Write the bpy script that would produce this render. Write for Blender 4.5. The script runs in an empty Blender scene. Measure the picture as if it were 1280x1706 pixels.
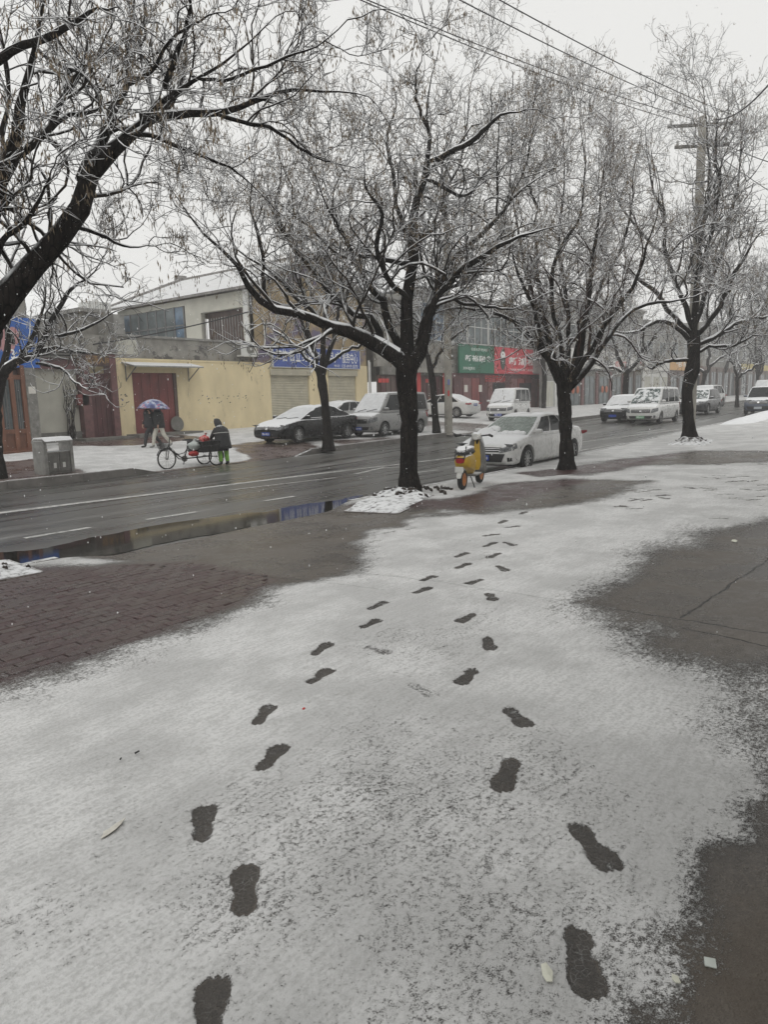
import bpy, bmesh, math, random
import numpy as np
from mathutils import Vector, Matrix
from mathutils.bvhtree import BVHTree
R = math.radians
SC = bpy.context.scene
COL = SC.collection
# ------------------------------------------------------------------ camera
FPX, CZ = 1182.0, 2.0                       # focal length in photo pixels, eye height over the road
PITCH, ROLL, YAW = math.atan((853 - 664) / FPX), 0.026, R(38.3)
vF = np.array([math.cos(YAW) * math.cos(PITCH), math.sin(YAW) * math.cos(PITCH), -math.sin(PITCH)])
vR0 = np.array([math.sin(YAW), -math.cos(YAW), 0.0]); vU0 = np.cross(vR0, vF)
vR = math.cos(ROLL) * vR0 - math.sin(ROLL) * vU0; vU = np.cross(vR, vF)
CAM = np.array([0, 0, CZ])
cd = bpy.data.cameras.new('camera'); cam = bpy.data.objects.new('camera', cd); COL.objects.link(cam)
cd.sensor_fit = 'VERTICAL'; cd.sensor_height = 24; cd.lens = FPX / 1706 * 24; cd.clip_start = .05; cd.clip_end = 3000
cam.matrix_world = Matrix(((vR[0], vU[0], -vF[0], 0), (vR[1], vU[1], -vF[1], 0), (vR[2], vU[2], -vF[2], CZ), (0, 0, 0, 1)))
SC.camera = cam
# ------------------------------------------------------------------ sky, sun, exposure
SUN_EL, SUN_ROT = R(50), R(200)
w = bpy.data.worlds.new('World'); SC.world = w; w.use_nodes = True
nt = w.node_tree; nt.nodes.clear()
out = nt.nodes.new('ShaderNodeOutputWorld'); bg = nt.nodes.new('ShaderNodeBackground')
sky = nt.nodes.new('ShaderNodeTexSky'); sky.sky_type = 'NISHITA'; sky.sun_disc = False
sky.sun_elevation = SUN_EL; sky.sun_rotation = SUN_ROT; sky.dust_density = 6; sky.air_density = 2
hs = nt.nodes.new('ShaderNodeHueSaturation'); hs.inputs['Saturation'].default_value = .08
mx = nt.nodes.new('ShaderNodeMix'); mx.data_type = 'RGBA'; mx.inputs[0].default_value = .85
mx.inputs[7].default_value = (8.35, 8.32, 8.12, 1)          # the even cloud deck over it
nt.links.new(sky.outputs[0], hs.inputs['Color']); nt.links.new(hs.outputs[0], mx.inputs[6])
nt.links.new(mx.outputs[2], bg.inputs[0]); nt.links.new(bg.outputs[0], out.inputs[0])
bg.inputs[1].default_value = .112
sl = bpy.data.lights.new('sun', 'SUN'); so = bpy.data.objects.new('sun', sl); COL.objects.link(so)
sl.energy = .5; sl.angle = R(60); sl.color = (1, .98, .95)
so.rotation_euler = (R(90) - SUN_EL, 0, R(-70)); so.location = (0, 0, 60)
SC.view_settings.view_transform = 'Standard'; SC.view_settings.look = 'None'
SC.view_settings.exposure = 0.0; SC.view_settings.gamma = 1
SC.cycles.max_bounces = 8; SC.cycles.volume_bounces = 2; SC.cycles.transparent_max_bounces = 12
SC.cycles.use_denoising = True
# ------------------------------------------------------------------ pixel of the photo -> point of the place
def ray(x, y):
    d = vF * FPX + vR * (x - 640) - vU * (y - 853); return d / np.linalg.norm(d)
def atd(x, y, D):
    d = ray(x, y); return CAM + d * (D / np.dot(d, vF))
def atY(x, y, Y):
    d = ray(x, y); return CAM + d * (Y / d[1])
def atX(x, y, X):
    d = ray(x, y); return CAM + d * (X / d[0])
def proj(p):
    v = np.asarray(p, float) - CAM; z = v @ vF
    return 640 + FPX * (v @ vR) / z, 853 - FPX * (v @ vU) / z, z
def atz(x, y, zf):
    d = ray(x, y); z = .1
    for _ in range(25):
        p = CAM + d * ((z - CZ) / d[2]); z = float(zf(p[0], p[1]))
    return p
# heights of the place
KN, KF = 8.62, 18.35                         # the two kerb lines (distance across the street)
def hz(X):
    X = np.asarray(X, float)
    return np.clip(X - 16, 0, 36) * .0115 + np.clip(X - 52, 0, 400) * .003
def sst(a, b, x):
    t = np.clip((np.asarray(x, float) - a) / (b - a), 0, 1); return t * t * (3 - 2 * t)
def z_road(X, Y): return hz(X) + 0 * np.asarray(Y, float)
def apron_n(X): return sst(4.3, 5.2, X) * (1 - sst(9.2, 9.9, X))
def z_near(X, Y):
    Y = np.asarray(Y, float)
    z = .36 - .028 * np.clip(Y, -3, 8.7)
    za = np.where(Y > 6.0, .192 * np.clip((8.75 - Y) / 2.75, 0, 1) + .004, z)
    a = apron_n(X) * sst(5.8, 6.6, Y)
    return hz(X) + z * (1 - a) + za * a
GAPS = ((11.6, 18.8), (28.6, 35.5))
def gapf(X):
    X = np.asarray(X, float); g = 0
    for a, b in GAPS: g = np.maximum(g, sst(a - .1, a + .8, X) * (1 - sst(b - .8, b + .1, X)))
    return g
def z_far(X, Y):
    Y = np.asarray(Y, float)
    z = .2 + .036 * (np.clip(Y, KF, 29) - KF); zr = .01 + .19 * sst(KF, KF + 3.5, Y) + .036 * (np.clip(Y, KF, 29) - KF)
    g = gapf(X); return hz(X) + z * (1 - g) + zr * g
# ------------------------------------------------------------------ materials
MATS = {}
def nodes(name):
    m = bpy.data.materials.new(name); m.use_nodes = True; MATS[name] = m
    t = m.node_tree; b = t.nodes['Principled BSDF']
    return m, t, b
def N(t, typ, **kw):
    n = t.nodes.new(typ)
    for k, v in kw.items():
        if k.startswith('i_'):
            key = k[2:].replace('_', ' ')
            n.inputs[key].default_value = v
        else: setattr(n, k, v)
    return n
def noise(t, co, scale, detail=4, rough=.55):
    n = N(t, 'ShaderNodeTexNoise', i_Scale=scale, i_Detail=detail, i_Roughness=rough)
    if co is not None: t.links.new(co, n.inputs['Vector'])
    return n.outputs[0]
def math_(t, op, a, b=None, c=None, clamp=False):
    n = N(t, 'ShaderNodeMath', operation=op); n.use_clamp = clamp
    for i, v in enumerate((a, b, c)):
        if v is None: continue
        if isinstance(v, (int, float)): n.inputs[i].default_value = v
        else: t.links.new(v, n.inputs[i])
    return n.outputs[0]
def rng_(t, v, a, b, c=0., d=1.):
    n = N(t, 'ShaderNodeMapRange'); n.interpolation_type = 'SMOOTHSTEP'
    t.links.new(v, n.inputs[0])
    for i, q in enumerate((a, b, c, d)): n.inputs[i + 1].default_value = q
    return n.outputs[0]
def mix_(t, f, a, b):
    n = N(t, 'ShaderNodeMix', data_type='RGBA')
    for i, v in ((0, f), (6, a), (7, b)):
        if isinstance(v, (int, float)): n.inputs[i].default_value = v
        elif isinstance(v, tuple): n.inputs[i].default_value = (*v[:3], 1)
        else: t.links.new(v, n.inputs[i])
    return n.outputs[2]
def coords(t, world=True, stretch=(1, 1, 1)):
    if world: co = N(t, 'ShaderNodeNewGeometry').outputs['Position']
    else: co = N(t, 'ShaderNodeTexCoord').outputs['Object']
    if stretch != (1, 1, 1):
        m = N(t, 'ShaderNodeMapping'); m.inputs['Scale'].default_value = stretch
        t.links.new(co, m.inputs[0]); co = m.outputs[0]
    return co
SNOW = (.80, .81, .82)
def mat(name, col, rough=.7, var=.18, scale=2.5, bump=.15, bscale=30, snow=0., metal=0., spec=.5, coat=0.,
        stretch=(1, 1, 1), world=True, snoise=1.1, col2=None, c2=(.5, .62), c2scale=4, snz=(.35, .8), bdist=.01, alpha=None):
    m, t, b = nodes(name)
    co = coords(t, world, stretch)
    n1 = noise(t, co, scale, 6, .6)
    lo = tuple(c * (1 - var) for c in col); hi = tuple(min(1, c * (1 + var)) for c in col)
    c = mix_(t, rng_(t, n1, .3, .7), lo, hi)
    if col2:
        f = rng_(t, noise(t, co, c2scale, 8, .7), c2[0], c2[1]); c = mix_(t, f, c, col2)
    rv = rng_(t, noise(t, co, scale * 3, 4), .3, .7, max(0, rough - .1), min(1, rough + .1))
    if snow:
        geo = N(t, 'ShaderNodeNewGeometry'); sx = N(t, 'ShaderNodeSeparateXYZ'); t.links.new(geo.outputs['Normal'], sx.inputs[0])
        cw = coords(t, world)
        ns = noise(t, cw, 9, 6, .65)
        v = math_(t, 'ADD', sx.outputs[2], math_(t, 'MULTIPLY', math_(t, 'SUBTRACT', ns, .5), snoise))
        f = math_(t, 'MULTIPLY', rng_(t, v, snz[0], snz[1]), snow)
        c = mix_(t, f, c, SNOW)
        mr = N(t, 'ShaderNodeMix'); t.links.new(f, mr.inputs[0]); t.links.new(rv, mr.inputs[2]); mr.inputs[3].default_value = .9
        rv = mr.outputs[0]
    t.links.new(c, b.inputs['Base Color']); t.links.new(rv, b.inputs['Roughness'])
    b.inputs['Metallic'].default_value = metal; b.inputs['Specular IOR Level'].default_value = spec
    if coat: b.inputs['Coat Weight'].default_value = coat; b.inputs['Coat Roughness'].default_value = .08
    if bump:
        bn = N(t, 'ShaderNodeBump', i_Strength=bump, i_Distance=bdist); t.links.new(noise(t, co, bscale, 5, .6), bn.inputs['Height'])
        t.links.new(bn.outputs[0], b.inputs['Normal'])
    return m
def flat(name, col, rough=.5, emit=0):
    m, t, b = nodes(name); b.inputs['Base Color'].default_value = (*col, 1); b.inputs['Roughness'].default_value = rough
    co = coords(t, True); c = mix_(t, noise(t, co, 6), tuple(x * .85 for x in col), tuple(min(1, x * 1.12) for x in col))
    t.links.new(c, b.inputs['Base Color']); return m
# ------------------------------------------------------------------ object helpers
def link(o, parent=None):
    COL.objects.link(o)
    if parent is not None: o.parent = parent
    return o
def tag(o, label=None, cat=None, group=None, kind=None):
    for k, v in (('label', label), ('category', cat), ('group', group), ('kind', kind)):
        if v: o[k] = v
    return o
def empty(name, loc=(0, 0, 0), rz=0.):
    o = bpy.data.objects.new(name, None); o.location = [float(q) for q in loc]; o.rotation_euler = (0, 0, rz); o.empty_display_size = .2
    return link(o)
def mesh_np(name, V, Fq, smooth=True, mi=None):
    V = np.asarray(V, np.float32); Fq = np.asarray(Fq, np.int32); k = Fq.shape[1]
    me = bpy.data.meshes.new(name); me.vertices.add(len(V)); me.vertices.foreach_set('co', V.ravel())
    me.loops.add(Fq.size); me.loops.foreach_set('vertex_index', Fq.ravel())
    me.polygons.add(len(Fq)); me.polygons.foreach_set('loop_start', np.arange(0, Fq.size, k, dtype=np.int32))
    me.polygons.foreach_set('use_smooth', np.full(len(Fq), smooth))
    me.update(calc_edges=True); return me
def attr(me, name, vals):
    a = me.attributes.new(name, 'FLOAT', 'POINT'); a.data.foreach_set('value', np.asarray(vals, np.float32))
class MB:
    def __init__(s): s.v = []; s.f = []
    def add(s, vs, fs):
        k = len(s.v); s.v += [tuple(float(q) for q in p) for p in vs]; s.f += [tuple(i + k for i in q) for q in fs]; return s
    def box(s, x0, x1, y0, y1, z0, z1, M=None):
        v = [(x, y, z) for z in (z0, z1) for y in (y0, y1) for x in (x0, x1)]
        if M is not None: v = [M @ Vector(p) for p in v]
        return s.add(v, [(0, 2, 3, 1), (4, 5, 7, 6), (0, 1, 5, 4), (2, 6, 7, 3), (0, 4, 6, 2), (1, 3, 7, 5)])
    def bar(s, a, b, w, h=None):                      # a beam of square section between two points
        a, b = Vector(a), Vector(b); d = b - a; h = h or w
        q = d.to_track_quat('X', 'Z').to_matrix().to_4x4(); M = Matrix.Translation(a) @ q
        return s.box(0, d.length, -w / 2, w / 2, -h / 2, h / 2, M)
    def tube(s, pts, r, n=8, caps=True):
        pts = [Vector(p) for p in pts]; m = len(pts); rs = r if isinstance(r, (list, tuple)) else [r] * m
        k = len(s.v); up = None
        for i, p in enumerate(pts):
            t = (pts[min(i + 1, m - 1)] - pts[max(i - 1, 0)]).normalized()
            if up is None: up = Vector((0, 0, 1)) if abs(t.z) < .9 else Vector((1, 0, 0))
            u = t.cross(up).normalized(); v = u.cross(t).normalized(); up = v
            for j in range(n):
                a = 2 * math.pi * j / n; q = p + (u * math.cos(a) + v * math.sin(a)) * rs[i]; s.v.append(tuple(q))
        for i in range(m - 1):
            for j in range(n):
                a, b = k + i * n + j, k + i * n + (j + 1) % n; s.f.append((a, b, b + n, a + n))
        if caps: s.f.append(tuple(k + j for j in range(n))[::-1]); s.f.append(tuple(k + (m - 1) * n + j for j in range(n)))
        return s
    def lathe(s, prof, n=20, M=None, closed=False, caps=True):   # prof: (radius, height) around z
        k = len(s.v)
        for r, z in prof:
            for j in range(n):
                a = 2 * math.pi * j / n; p = Vector((r * math.cos(a), r * math.sin(a), z)); s.v.append(tuple(M @ p if M else p))
        m = len(prof)
        for i in range(m if closed else m - 1):
            for j in range(n):
                a, b = k + i * n + j, k + i * n + (j + 1) % n; c, d = k + ((i + 1) % m) * n + (j + 1) % n, k + ((i + 1) % m) * n + j
                s.f.append((a, b, c, d))
        if not closed and caps:
            s.f.append(tuple(k + j for j in range(n))[::-1]); s.f.append(tuple(k + (m - 1) * n + j for j in range(n)))
        return s
    def prism(s, poly, a, b, axis=1, M=None):          # poly in the two other axes, extruded along axis from a to b
        n = len(poly)
        def P(q, h):
            p = [0, 0, 0]; o = [i for i in range(3) if i != axis]; p[o[0]], p[o[1]] = q; p[axis] = h
            return M @ Vector(p) if M else Vector(p)
        fs = [tuple(range(n)), tuple(range(2 * n - 1, n - 1, -1))] + [(i, (i + 1) % n, n + (i + 1) % n, n + i)[::-1] for i in range(n)]
        return s.add([P(q, a) for q in poly] + [P(q, b) for q in poly], fs)
    def grid(s, fn, nu, nv):
        vs = [fn(i / nu, j / nv) for j in range(nv + 1) for i in range(nu + 1)]
        return s.add(vs, [(j * (nu + 1) + i, j * (nu + 1) + i + 1, (j + 1) * (nu + 1) + i + 1, (j + 1) * (nu + 1) + i) for j in range(nv) for i in range(nu)])
    def mesh(s, name, smooth=False, off=(0, 0, 0)):
        me = bpy.data.meshes.new(name); o = off
        me.from_pydata([(x - o[0], y - o[1], z - o[2]) for x, y, z in s.v], [], s.f)
        if smooth:
            me.polygons.foreach_set('use_smooth', [True] * len(me.polygons))
            if smooth != 'all': me.set_sharp_from_angle(angle=R(40))
        bm = bmesh.new(); bm.from_mesh(me); bmesh.ops.recalc_face_normals(bm, faces=bm.faces); bm.to_mesh(me); bm.free()
        return me
    def build(s, name, m, parent=None, smooth=False, world=False, bevel=0):
        off = tuple(parent.location) if (world and parent is not None) else (0, 0, 0)
        if world and parent is not None and parent.parent is not None:
            off = tuple(parent.parent.location + parent.location)
        me = s.mesh(name, smooth, off); o = bpy.data.objects.new(name, me); me.materials.append(MATS[m] if isinstance(m, str) else m)
        if bevel:
            b = o.modifiers.new('bevel', 'BEVEL'); b.width = bevel; b.segments = 2; b.limit_method = 'ANGLE'
        return link(o, parent)
def B(name, m, parent, x0, x1, y0, y1, z0, z1, bevel=0):
    return MB().box(x0, x1, y0, y1, z0, z1).build(name, m, parent, world=True, bevel=bevel)
def copy_tree(o, parent=None):
    c = o.copy(); COL.objects.link(c); c.parent = parent
    for ch in o.children: copy_tree(ch, c)
    return c
TXT = {}
def text(body, x0, x1, z0, z1, Y, m, parent, name='lettering', fixed=None, M=None, thick=.0):
    """flat lettering facing -Y, fitted into the box x0..x1, z0..z1"""
    cu = bpy.data.curves.new('lettering', 'FONT'); cu.body = body; cu.resolution_u = 2; cu.offset = thick
    o = bpy.data.objects.new('t', cu); COL.objects.link(o); dg = bpy.context.evaluated_depsgraph_get()
    me = bpy.data.meshes.new_from_object(o.evaluated_get(dg)); bpy.data.objects.remove(o)
    n = len(me.vertices); a = np.zeros(n * 3); me.vertices.foreach_get('co', a); a = a.reshape(-1, 3)
    lo, hi = a.min(0), a.max(0); s = (a - lo) / np.maximum(hi - lo, 1e-6)
    off = np.array(parent.location) if M is None else np.zeros(3)
    if M is None and parent.parent is not None: off = off + np.array(parent.parent.location)
    P = np.stack([x0 + s[:, 0] * (x1 - x0), np.full(n, Y), z0 + s[:, 1] * (z1 - z0)], 1) - off
    if M is not None: P = np.array([list(M @ Vector(p)) for p in P])
    me.vertices.foreach_set('co', P.ravel()); me.materials.clear(); me.materials.append(MATS[m])
    return link(bpy.data.objects.new(name, me), parent)
# ================================================================== ground, road, pavements
def sdf(poly, X, Y):
    """signed distance to a polygon, negative inside (numpy)"""
    P = np.asarray(poly, float); d = np.full(X.shape, 1e9); ins = np.zeros(X.shape, bool); n = len(P)
    for i in range(n):
        a, b = P[i], P[(i + 1) % n]; e = b - a
        wx, wy = X - a[0], Y - a[1]; t = np.clip((wx * e[0] + wy * e[1]) / (e @ e + 1e-12), 0, 1)
        d = np.minimum(d, (wx - t * e[0]) ** 2 + (wy - t * e[1]) ** 2)
        c = ((a[1] > Y) != (b[1] > Y)); xx = a[0] + (Y - a[1]) / (b[1] - a[1] + 1e-12) * e[0]
        ins ^= c & (X < xx)
    d = np.sqrt(d); return np.where(ins, -d, d)
def wpoly(px, zf=z_near): return [tuple(atz(x, y, zf)[:2]) for x, y in px]
def vnoise(X, Y, s, seed=0):
    """smooth value noise for broad unevenness"""
    r = np.random.default_rng(seed); T = r.random((64, 64)); x, y = X / s, Y / s
    xi, yi = np.floor(x).astype(int), np.floor(y).astype(int); fx, fy = x - xi, y - yi
    fx, fy = fx * fx * (3 - 2 * fx), fy * fy * (3 - 2 * fy); g = lambda a, b: T[a % 64, b % 64]
    return (g(xi, yi) * (1 - fx) + g(xi + 1, yi) * fx) * (1 - fy) + (g(xi, yi + 1) * (1 - fx) + g(xi + 1, yi + 1) * fx) * fy
BRICK_POLY = wpoly([(-260, 985), (0, 958), (190, 945), (300, 938), (452, 966), (395, 1003), (250, 1062), (120, 1103), (0, 1138), (-260, 1215)])
BARE = [  # bare wet ground: outline in the photo, soft edge in metres, strength
    (BRICK_POLY, .85, .70),
    (wpoly([(150, 925), (330, 892), (560, 844), (700, 838), (690, 862), (600, 885), (545, 905), (590, 935), (560, 958), (470, 966), (300, 940)]), .7, .74),
    (wpoly([(660, 856), (730, 838), (800, 822), (860, 806), (960, 800), (1075, 803), (1000, 824), (930, 842), (800, 852)]), .8, .74),
    (wpoly([(1330, 872), (1210, 895), (1110, 930), (1030, 968), (1040, 998), (1110, 1018), (1330, 1062)]), 1.1, .70),
    (wpoly([(1470, 1225), (1350, 1285), (1325, 1345), (1302, 1405), (1270, 1475), (1228, 1555), (1185, 1640), (1135, 1770), (1470, 1770)]), .33, .85),
    (wpoly([(1060, 1052), (1320, 1078), (1320, 1310), (1235, 1260), (1150, 1140)]), .5, .36),
    (wpoly([(1300, 752), (1160, 752), (1000, 772), (960, 790), (1060, 775), (1300, 768)]), .9, .66),
    (wpoly([(860, 790), (960, 778), (1040, 772), (900, 796)]), .3, .5),
    (wpoly([(950, 1500), (1060, 1490), (1150, 1560), (1060, 1760), (900, 1760), (930, 1600)]), .25, .08),
]
FEET = [  # heel and toe in the photo, for each print in the snow
    (350, 1742, 350, 1640), (398, 1527, 416, 1444), (341, 1403, 337, 1344), (428, 1284, 476, 1242), (429, 1209, 449, 1176), (511, 1141, 554, 1116),
    (523, 1094, 549, 1072), (599, 1048, 635, 1033), (616, 1017, 643, 1002), (688, 990, 720, 980), (703, 970, 725, 960), (759, 948, 785, 939),
    (761, 929, 779, 920), (805, 911, 829, 903), (806, 894, 832, 890), (830, 873, 846, 866),
    (952, 1545, 992, 1665), (960, 1375, 1022, 1455), (851, 1267, 839, 1323), (848, 1179, 877, 1213), (789, 1114, 768, 1141), (813, 1062, 817, 1084),
    (787, 1023, 766, 1038), (817, 990, 821, 1002), (802, 966, 781, 975), (831, 943, 844, 953), (832, 922, 814, 931), (842, 903, 858, 910), (842, 880, 866, 876), (866, 857, 878, 853)]
FARF = []
FAINT = [(690, 1146, 720, 1158), (612, 1078, 648, 1092), (640, 890, 658, 886), (612, 905, 640, 900), (676, 884, 692, 880),
    ]
_r = random.Random(5)
for k in range(46):
    x = _r.uniform(1030, 1275); y = 800 + (1275 - x) * .16 + _r.gauss(0, 26)
    if y > 765: FARF.append((x - 9, y + _r.uniform(-2, 2), x + 9, y + _r.uniform(-2, 2)))
def foot_fields(X, Y):
    """depth of tread: 1 inside a print, 0 outside, and a raised rim"""
    f = np.zeros(X.shape); fa = np.zeros(X.shape)
    for lst, tgt, k in ((FEET, f, 1.), (FAINT, fa, 1.), (FARF, f, .75)):
        for i, (hx, hy, tx, ty) in enumerate(lst):
            h, t = atz(hx, hy, z_near)[:2], atz(tx, ty, z_near)[:2]
            L = np.linalg.norm(t - h); c = (h + t) / 2; u = (t - h) / L
            ln = min(max(L, .26), .31)
            m = (np.abs(X - c[0]) < .35) & (np.abs(Y - c[1]) < .35)
            if not m.any(): continue
            dx, dy = X[m] - c[0], Y[m] - c[1]
            a = (dx * u[0] + dy * u[1]) / (ln / 2); b = (-dx * u[1] + dy * u[0])
            s = 1 if i % 2 else -1
            wid = np.interp(a, [-1, -.96, -.88, -.75, -.5, -.15, .2, .45, .65, .8, .9, .97, 1], [0, .017, .028, .035, .037, .030, .041, .050, .050, .045, .036, .02, 0])
            b = b - s * .008 * np.sin(a * 2.2)
            b = b + (vnoise(X[m], Y[m], .05, 31) - .5) * .010; q = sst(.010, -.006, np.where(np.abs(a) < 1, np.abs(b) - wid, .1))
            tgt[m] = np.maximum(tgt[m], q * k)
    return f, fa
def snow_near(X, Y):
    c = .815 + (vnoise(X, Y, 1.3, 1) - .5) * .24 + (vnoise(X, Y, .45, 2) - .5) * .14
    for P, soft, k in BARE:
        d = sdf(P, X, Y) + (vnoise(X, Y, .5, 7) - .5) * .35 * np.clip(np.hypot(X, Y) / 6, .2, 1) + (vnoise(X, Y, .17, 8) - .5) * .12
        c = c - k * sst(soft, -soft * .7, d)
    # trodden thinner towards the middle of the near field
    c = c - .09 * sst(1.3, .2, np.hypot((X - 2.2) / 1.3, (Y - 1.6) / 1.0)) - .07 * sst(2.4, 1.2, np.hypot(X, Y))
    return c
BRICKR = sdf
def brickness(X, Y):
    a = sst(.25, -.1, sdf(BRICK_POLY, X, Y))
    strip = sst(5.6, 5.9, Y) * sst(8.6, 8.3, Y) * (1 - sst(3.8, 4.6, X) * (1 - sst(9.4, 9.8, X)))
    return np.maximum(a, strip)
JOINTS = [((1135, 1030), (1300, 920)), ((640, 958), (1135, 1032)), ((1135, 1032), (1300, 1058)), ((1135, 1046), (1300, 1080)), ((180, 936), (350, 950)), ((350, 950), (480, 964)), ((480, 964), (640, 985)), ((600, 957), (760, 972))]
JW = [(atz(*a, z_near)[:2], atz(*b, z_near)[:2]) for a, b in JOINTS]
def joint_f(X, Y, wd=.007):
    d = np.full(X.shape, 9.)
    for a, b in JW:
        e = b - a; t = np.clip(((X - a[0]) * e[0] + (Y - a[1]) * e[1]) / (e @ e), 0, 1)
        d = np.minimum(d, np.hypot(X - a[0] - t * e[0], Y - a[1] - t * e[1]))
    return sst(wd * 2 + .004 * np.hypot(X, Y), wd * .5, d + (vnoise(X, Y, .05, 3) - .5) * .03 + (vnoise(X, Y, .6, 5) - .5) * .03)
def axis(a, b, f):
    r = [a]
    while r[-1] < b: r.append(r[-1] + f(r[-1]))
    r[-1] = b; return np.array(r)
# --- materials of the ground
def ground_material(name, conc, brick, wetrough=.27, fine=1.):
    m, t, b = nodes(name); co = coords(t)
    A = lambda n: N(t, 'ShaderNodeAttribute', attribute_name=n).outputs['Fac']
    cov, bri, ft = A('cov'), A('brick'), A('foot')
    jn = math_(t, 'MULTIPLY', math_(t, 'SUBTRACT', noise(t, co, 4, 6, .7), .5), .11); jo = None
    for a_, b_ in (JW if fine == 1. else []):
        d_ = b_ - a_; L_ = float(np.linalg.norm(d_)); d_ = d_ / L_; sb = N(t, 'ShaderNodeVectorMath', operation='SUBTRACT'); t.links.new(co, sb.inputs[0]); sb.inputs[1].default_value = (a_[0], a_[1], 0)
        def dot(v_): n_ = N(t, 'ShaderNodeVectorMath', operation='DOT_PRODUCT'); t.links.new(sb.outputs[0], n_.inputs[0]); n_.inputs[1].default_value = v_; return n_.outputs['Value']
        dd = math_(t, 'ABSOLUTE', math_(t, 'ADD', dot((-d_[1], d_[0], 0)), jn)); al = dot((d_[0], d_[1], 0)); q_ = rng_(t, dd, .004, .013, 1., 0.)
        q_ = math_(t, 'MULTIPLY', q_, math_(t, 'MULTIPLY', math_(t, 'GREATER_THAN', al, 0.), math_(t, 'LESS_THAN', al, L_))); jo = q_ if jo is None else math_(t, 'MAXIMUM', jo, q_)
    if jo is None: jo = A('joint')
    n0 = noise(t, co, 1.7, 5); n1 = noise(t, co, 14, 5, .6); n2 = noise(t, co, 55 * fine, 4, .6); n3 = noise(t, co, 210 * fine, 3, .6)
    mp = N(t, 'ShaderNodeMapping'); mp.inputs['Scale'].default_value = (6, 30, 10); mp.inputs['Rotation'].default_value = (0, 0, R(20)); t.links.new(co, mp.inputs[0])
    n4 = noise(t, mp.outputs[0], 1.2, 5, .6)
    s = math_(t, 'ADD', cov, math_(t, 'MULTIPLY', math_(t, 'SUBTRACT', n1, .5), .34))
    s = math_(t, 'ADD', s, math_(t, 'MULTIPLY', math_(t, 'SUBTRACT', n2, .5), .60))
    s = math_(t, 'ADD', s, math_(t, 'MULTIPLY', math_(t, 'SUBTRACT', n3, .5), .75))
    s = math_(t, 'ADD', s, math_(t, 'MULTIPLY', math_(t, 'SUBTRACT', n4, .5), .22))
    s = math_(t, 'SUBTRACT', s, math_(t, 'MULTIPLY', ft, math_(t, 'SUBTRACT', .56, math_(t, 'MULTIPLY', rng_(t, n1, .48, .72), .26))))
    f = rng_(t, s, .37, .60)
    cc = mix_(t, rng_(t, n0, .3, .7), tuple(q * .58 for q in conc), tuple(q * 1.4 for q in conc))
    cc = mix_(t, rng_(t, n2, .45, .72, 0, .6), cc, tuple(q * 2.0 for q in conc)); cc = mix_(t, rng_(t, n3, .52, .70, 0, .55), cc, tuple(q * 2.4 for q in conc)); cc = mix_(t, rng_(t, n3, .46, .34, 0, .7), cc, tuple(q * .35 for q in conc))
    cc = mix_(t, rng_(t, noise(t, co, .8, 6, .65), .5, .68, 0, .6), cc, (.075, .056, .036))
    bb = mix_(t, rng_(t, n1, .3, .7), tuple(q * .7 for q in brick), tuple(q * 1.3 for q in brick))
    g = mix_(t, bri, cc, bb); g = mix_(t, jo, g, (.012, .011, .010))
    if fine == 1.:
        vt = N(t, 'ShaderNodeTexVoronoi', feature='DISTANCE_TO_EDGE', i_Scale=42); t.links.new(co, vt.inputs['Vector'])
        g = mix_(t, math_(t, 'MULTIPLY', rng_(t, ft, .45, .9), .55), g, (.016, .015, .014)); g = mix_(t, math_(t, 'MULTIPLY', math_(t, 'MULTIPLY', rng_(t, ft, .6, .95), rng_(t, vt.outputs[0], .05, .0)), rng_(t, n1, .42, .62, 0, .55)), g, (.30, .30, .29))
    sn = mix_(t, rng_(t, n0, .35, .65), (.53, .53, .525), (.71, .71, .705)); sn = mix_(t, rng_(t, math_(t, 'ADD', math_(t, 'MULTIPLY', n2, .6), math_(t, 'MULTIPLY', n4, .4)), .38, .60), mix_(t, .5, sn, (.36, .36, .35)), sn)
    t.links.new(mix_(t, f, g, sn), b.inputs['Base Color'])
    wr = rng_(t, math_(t, 'ADD', math_(t, 'MULTIPLY', n0, .7), math_(t, 'MULTIPLY', n1, .3)), .38, .62, wetrough - .10, wetrough + .22)
    mr = N(t, 'ShaderNodeMix'); t.links.new(f, mr.inputs[0]); t.links.new(wr, mr.inputs[2]); mr.inputs[3].default_value = .95; t.links.new(mr.outputs[0], b.inputs['Roughness'])
    b.inputs['Specular IOR Level'].default_value = .48
    h = math_(t, 'ADD', math_(t, 'MULTIPLY', f, .8), math_(t, 'ADD', math_(t, 'MULTIPLY', n2, .5), math_(t, 'MULTIPLY', n3, .25)))
    h = math_(t, 'SUBTRACT', h, jo)
    bn = N(t, 'ShaderNodeBump', i_Strength=.9, i_Distance=.011); t.links.new(h, bn.inputs['Height']); t.links.new(bn.outputs[0], b.inputs['Normal'])
    return m
ground_material('snowy paving', (.086, .074, .062), (.050, .022, .021))
ground_material('snowy far paving', (.13, .115, .105), (.10, .06, .055), fine=.35)
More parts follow.
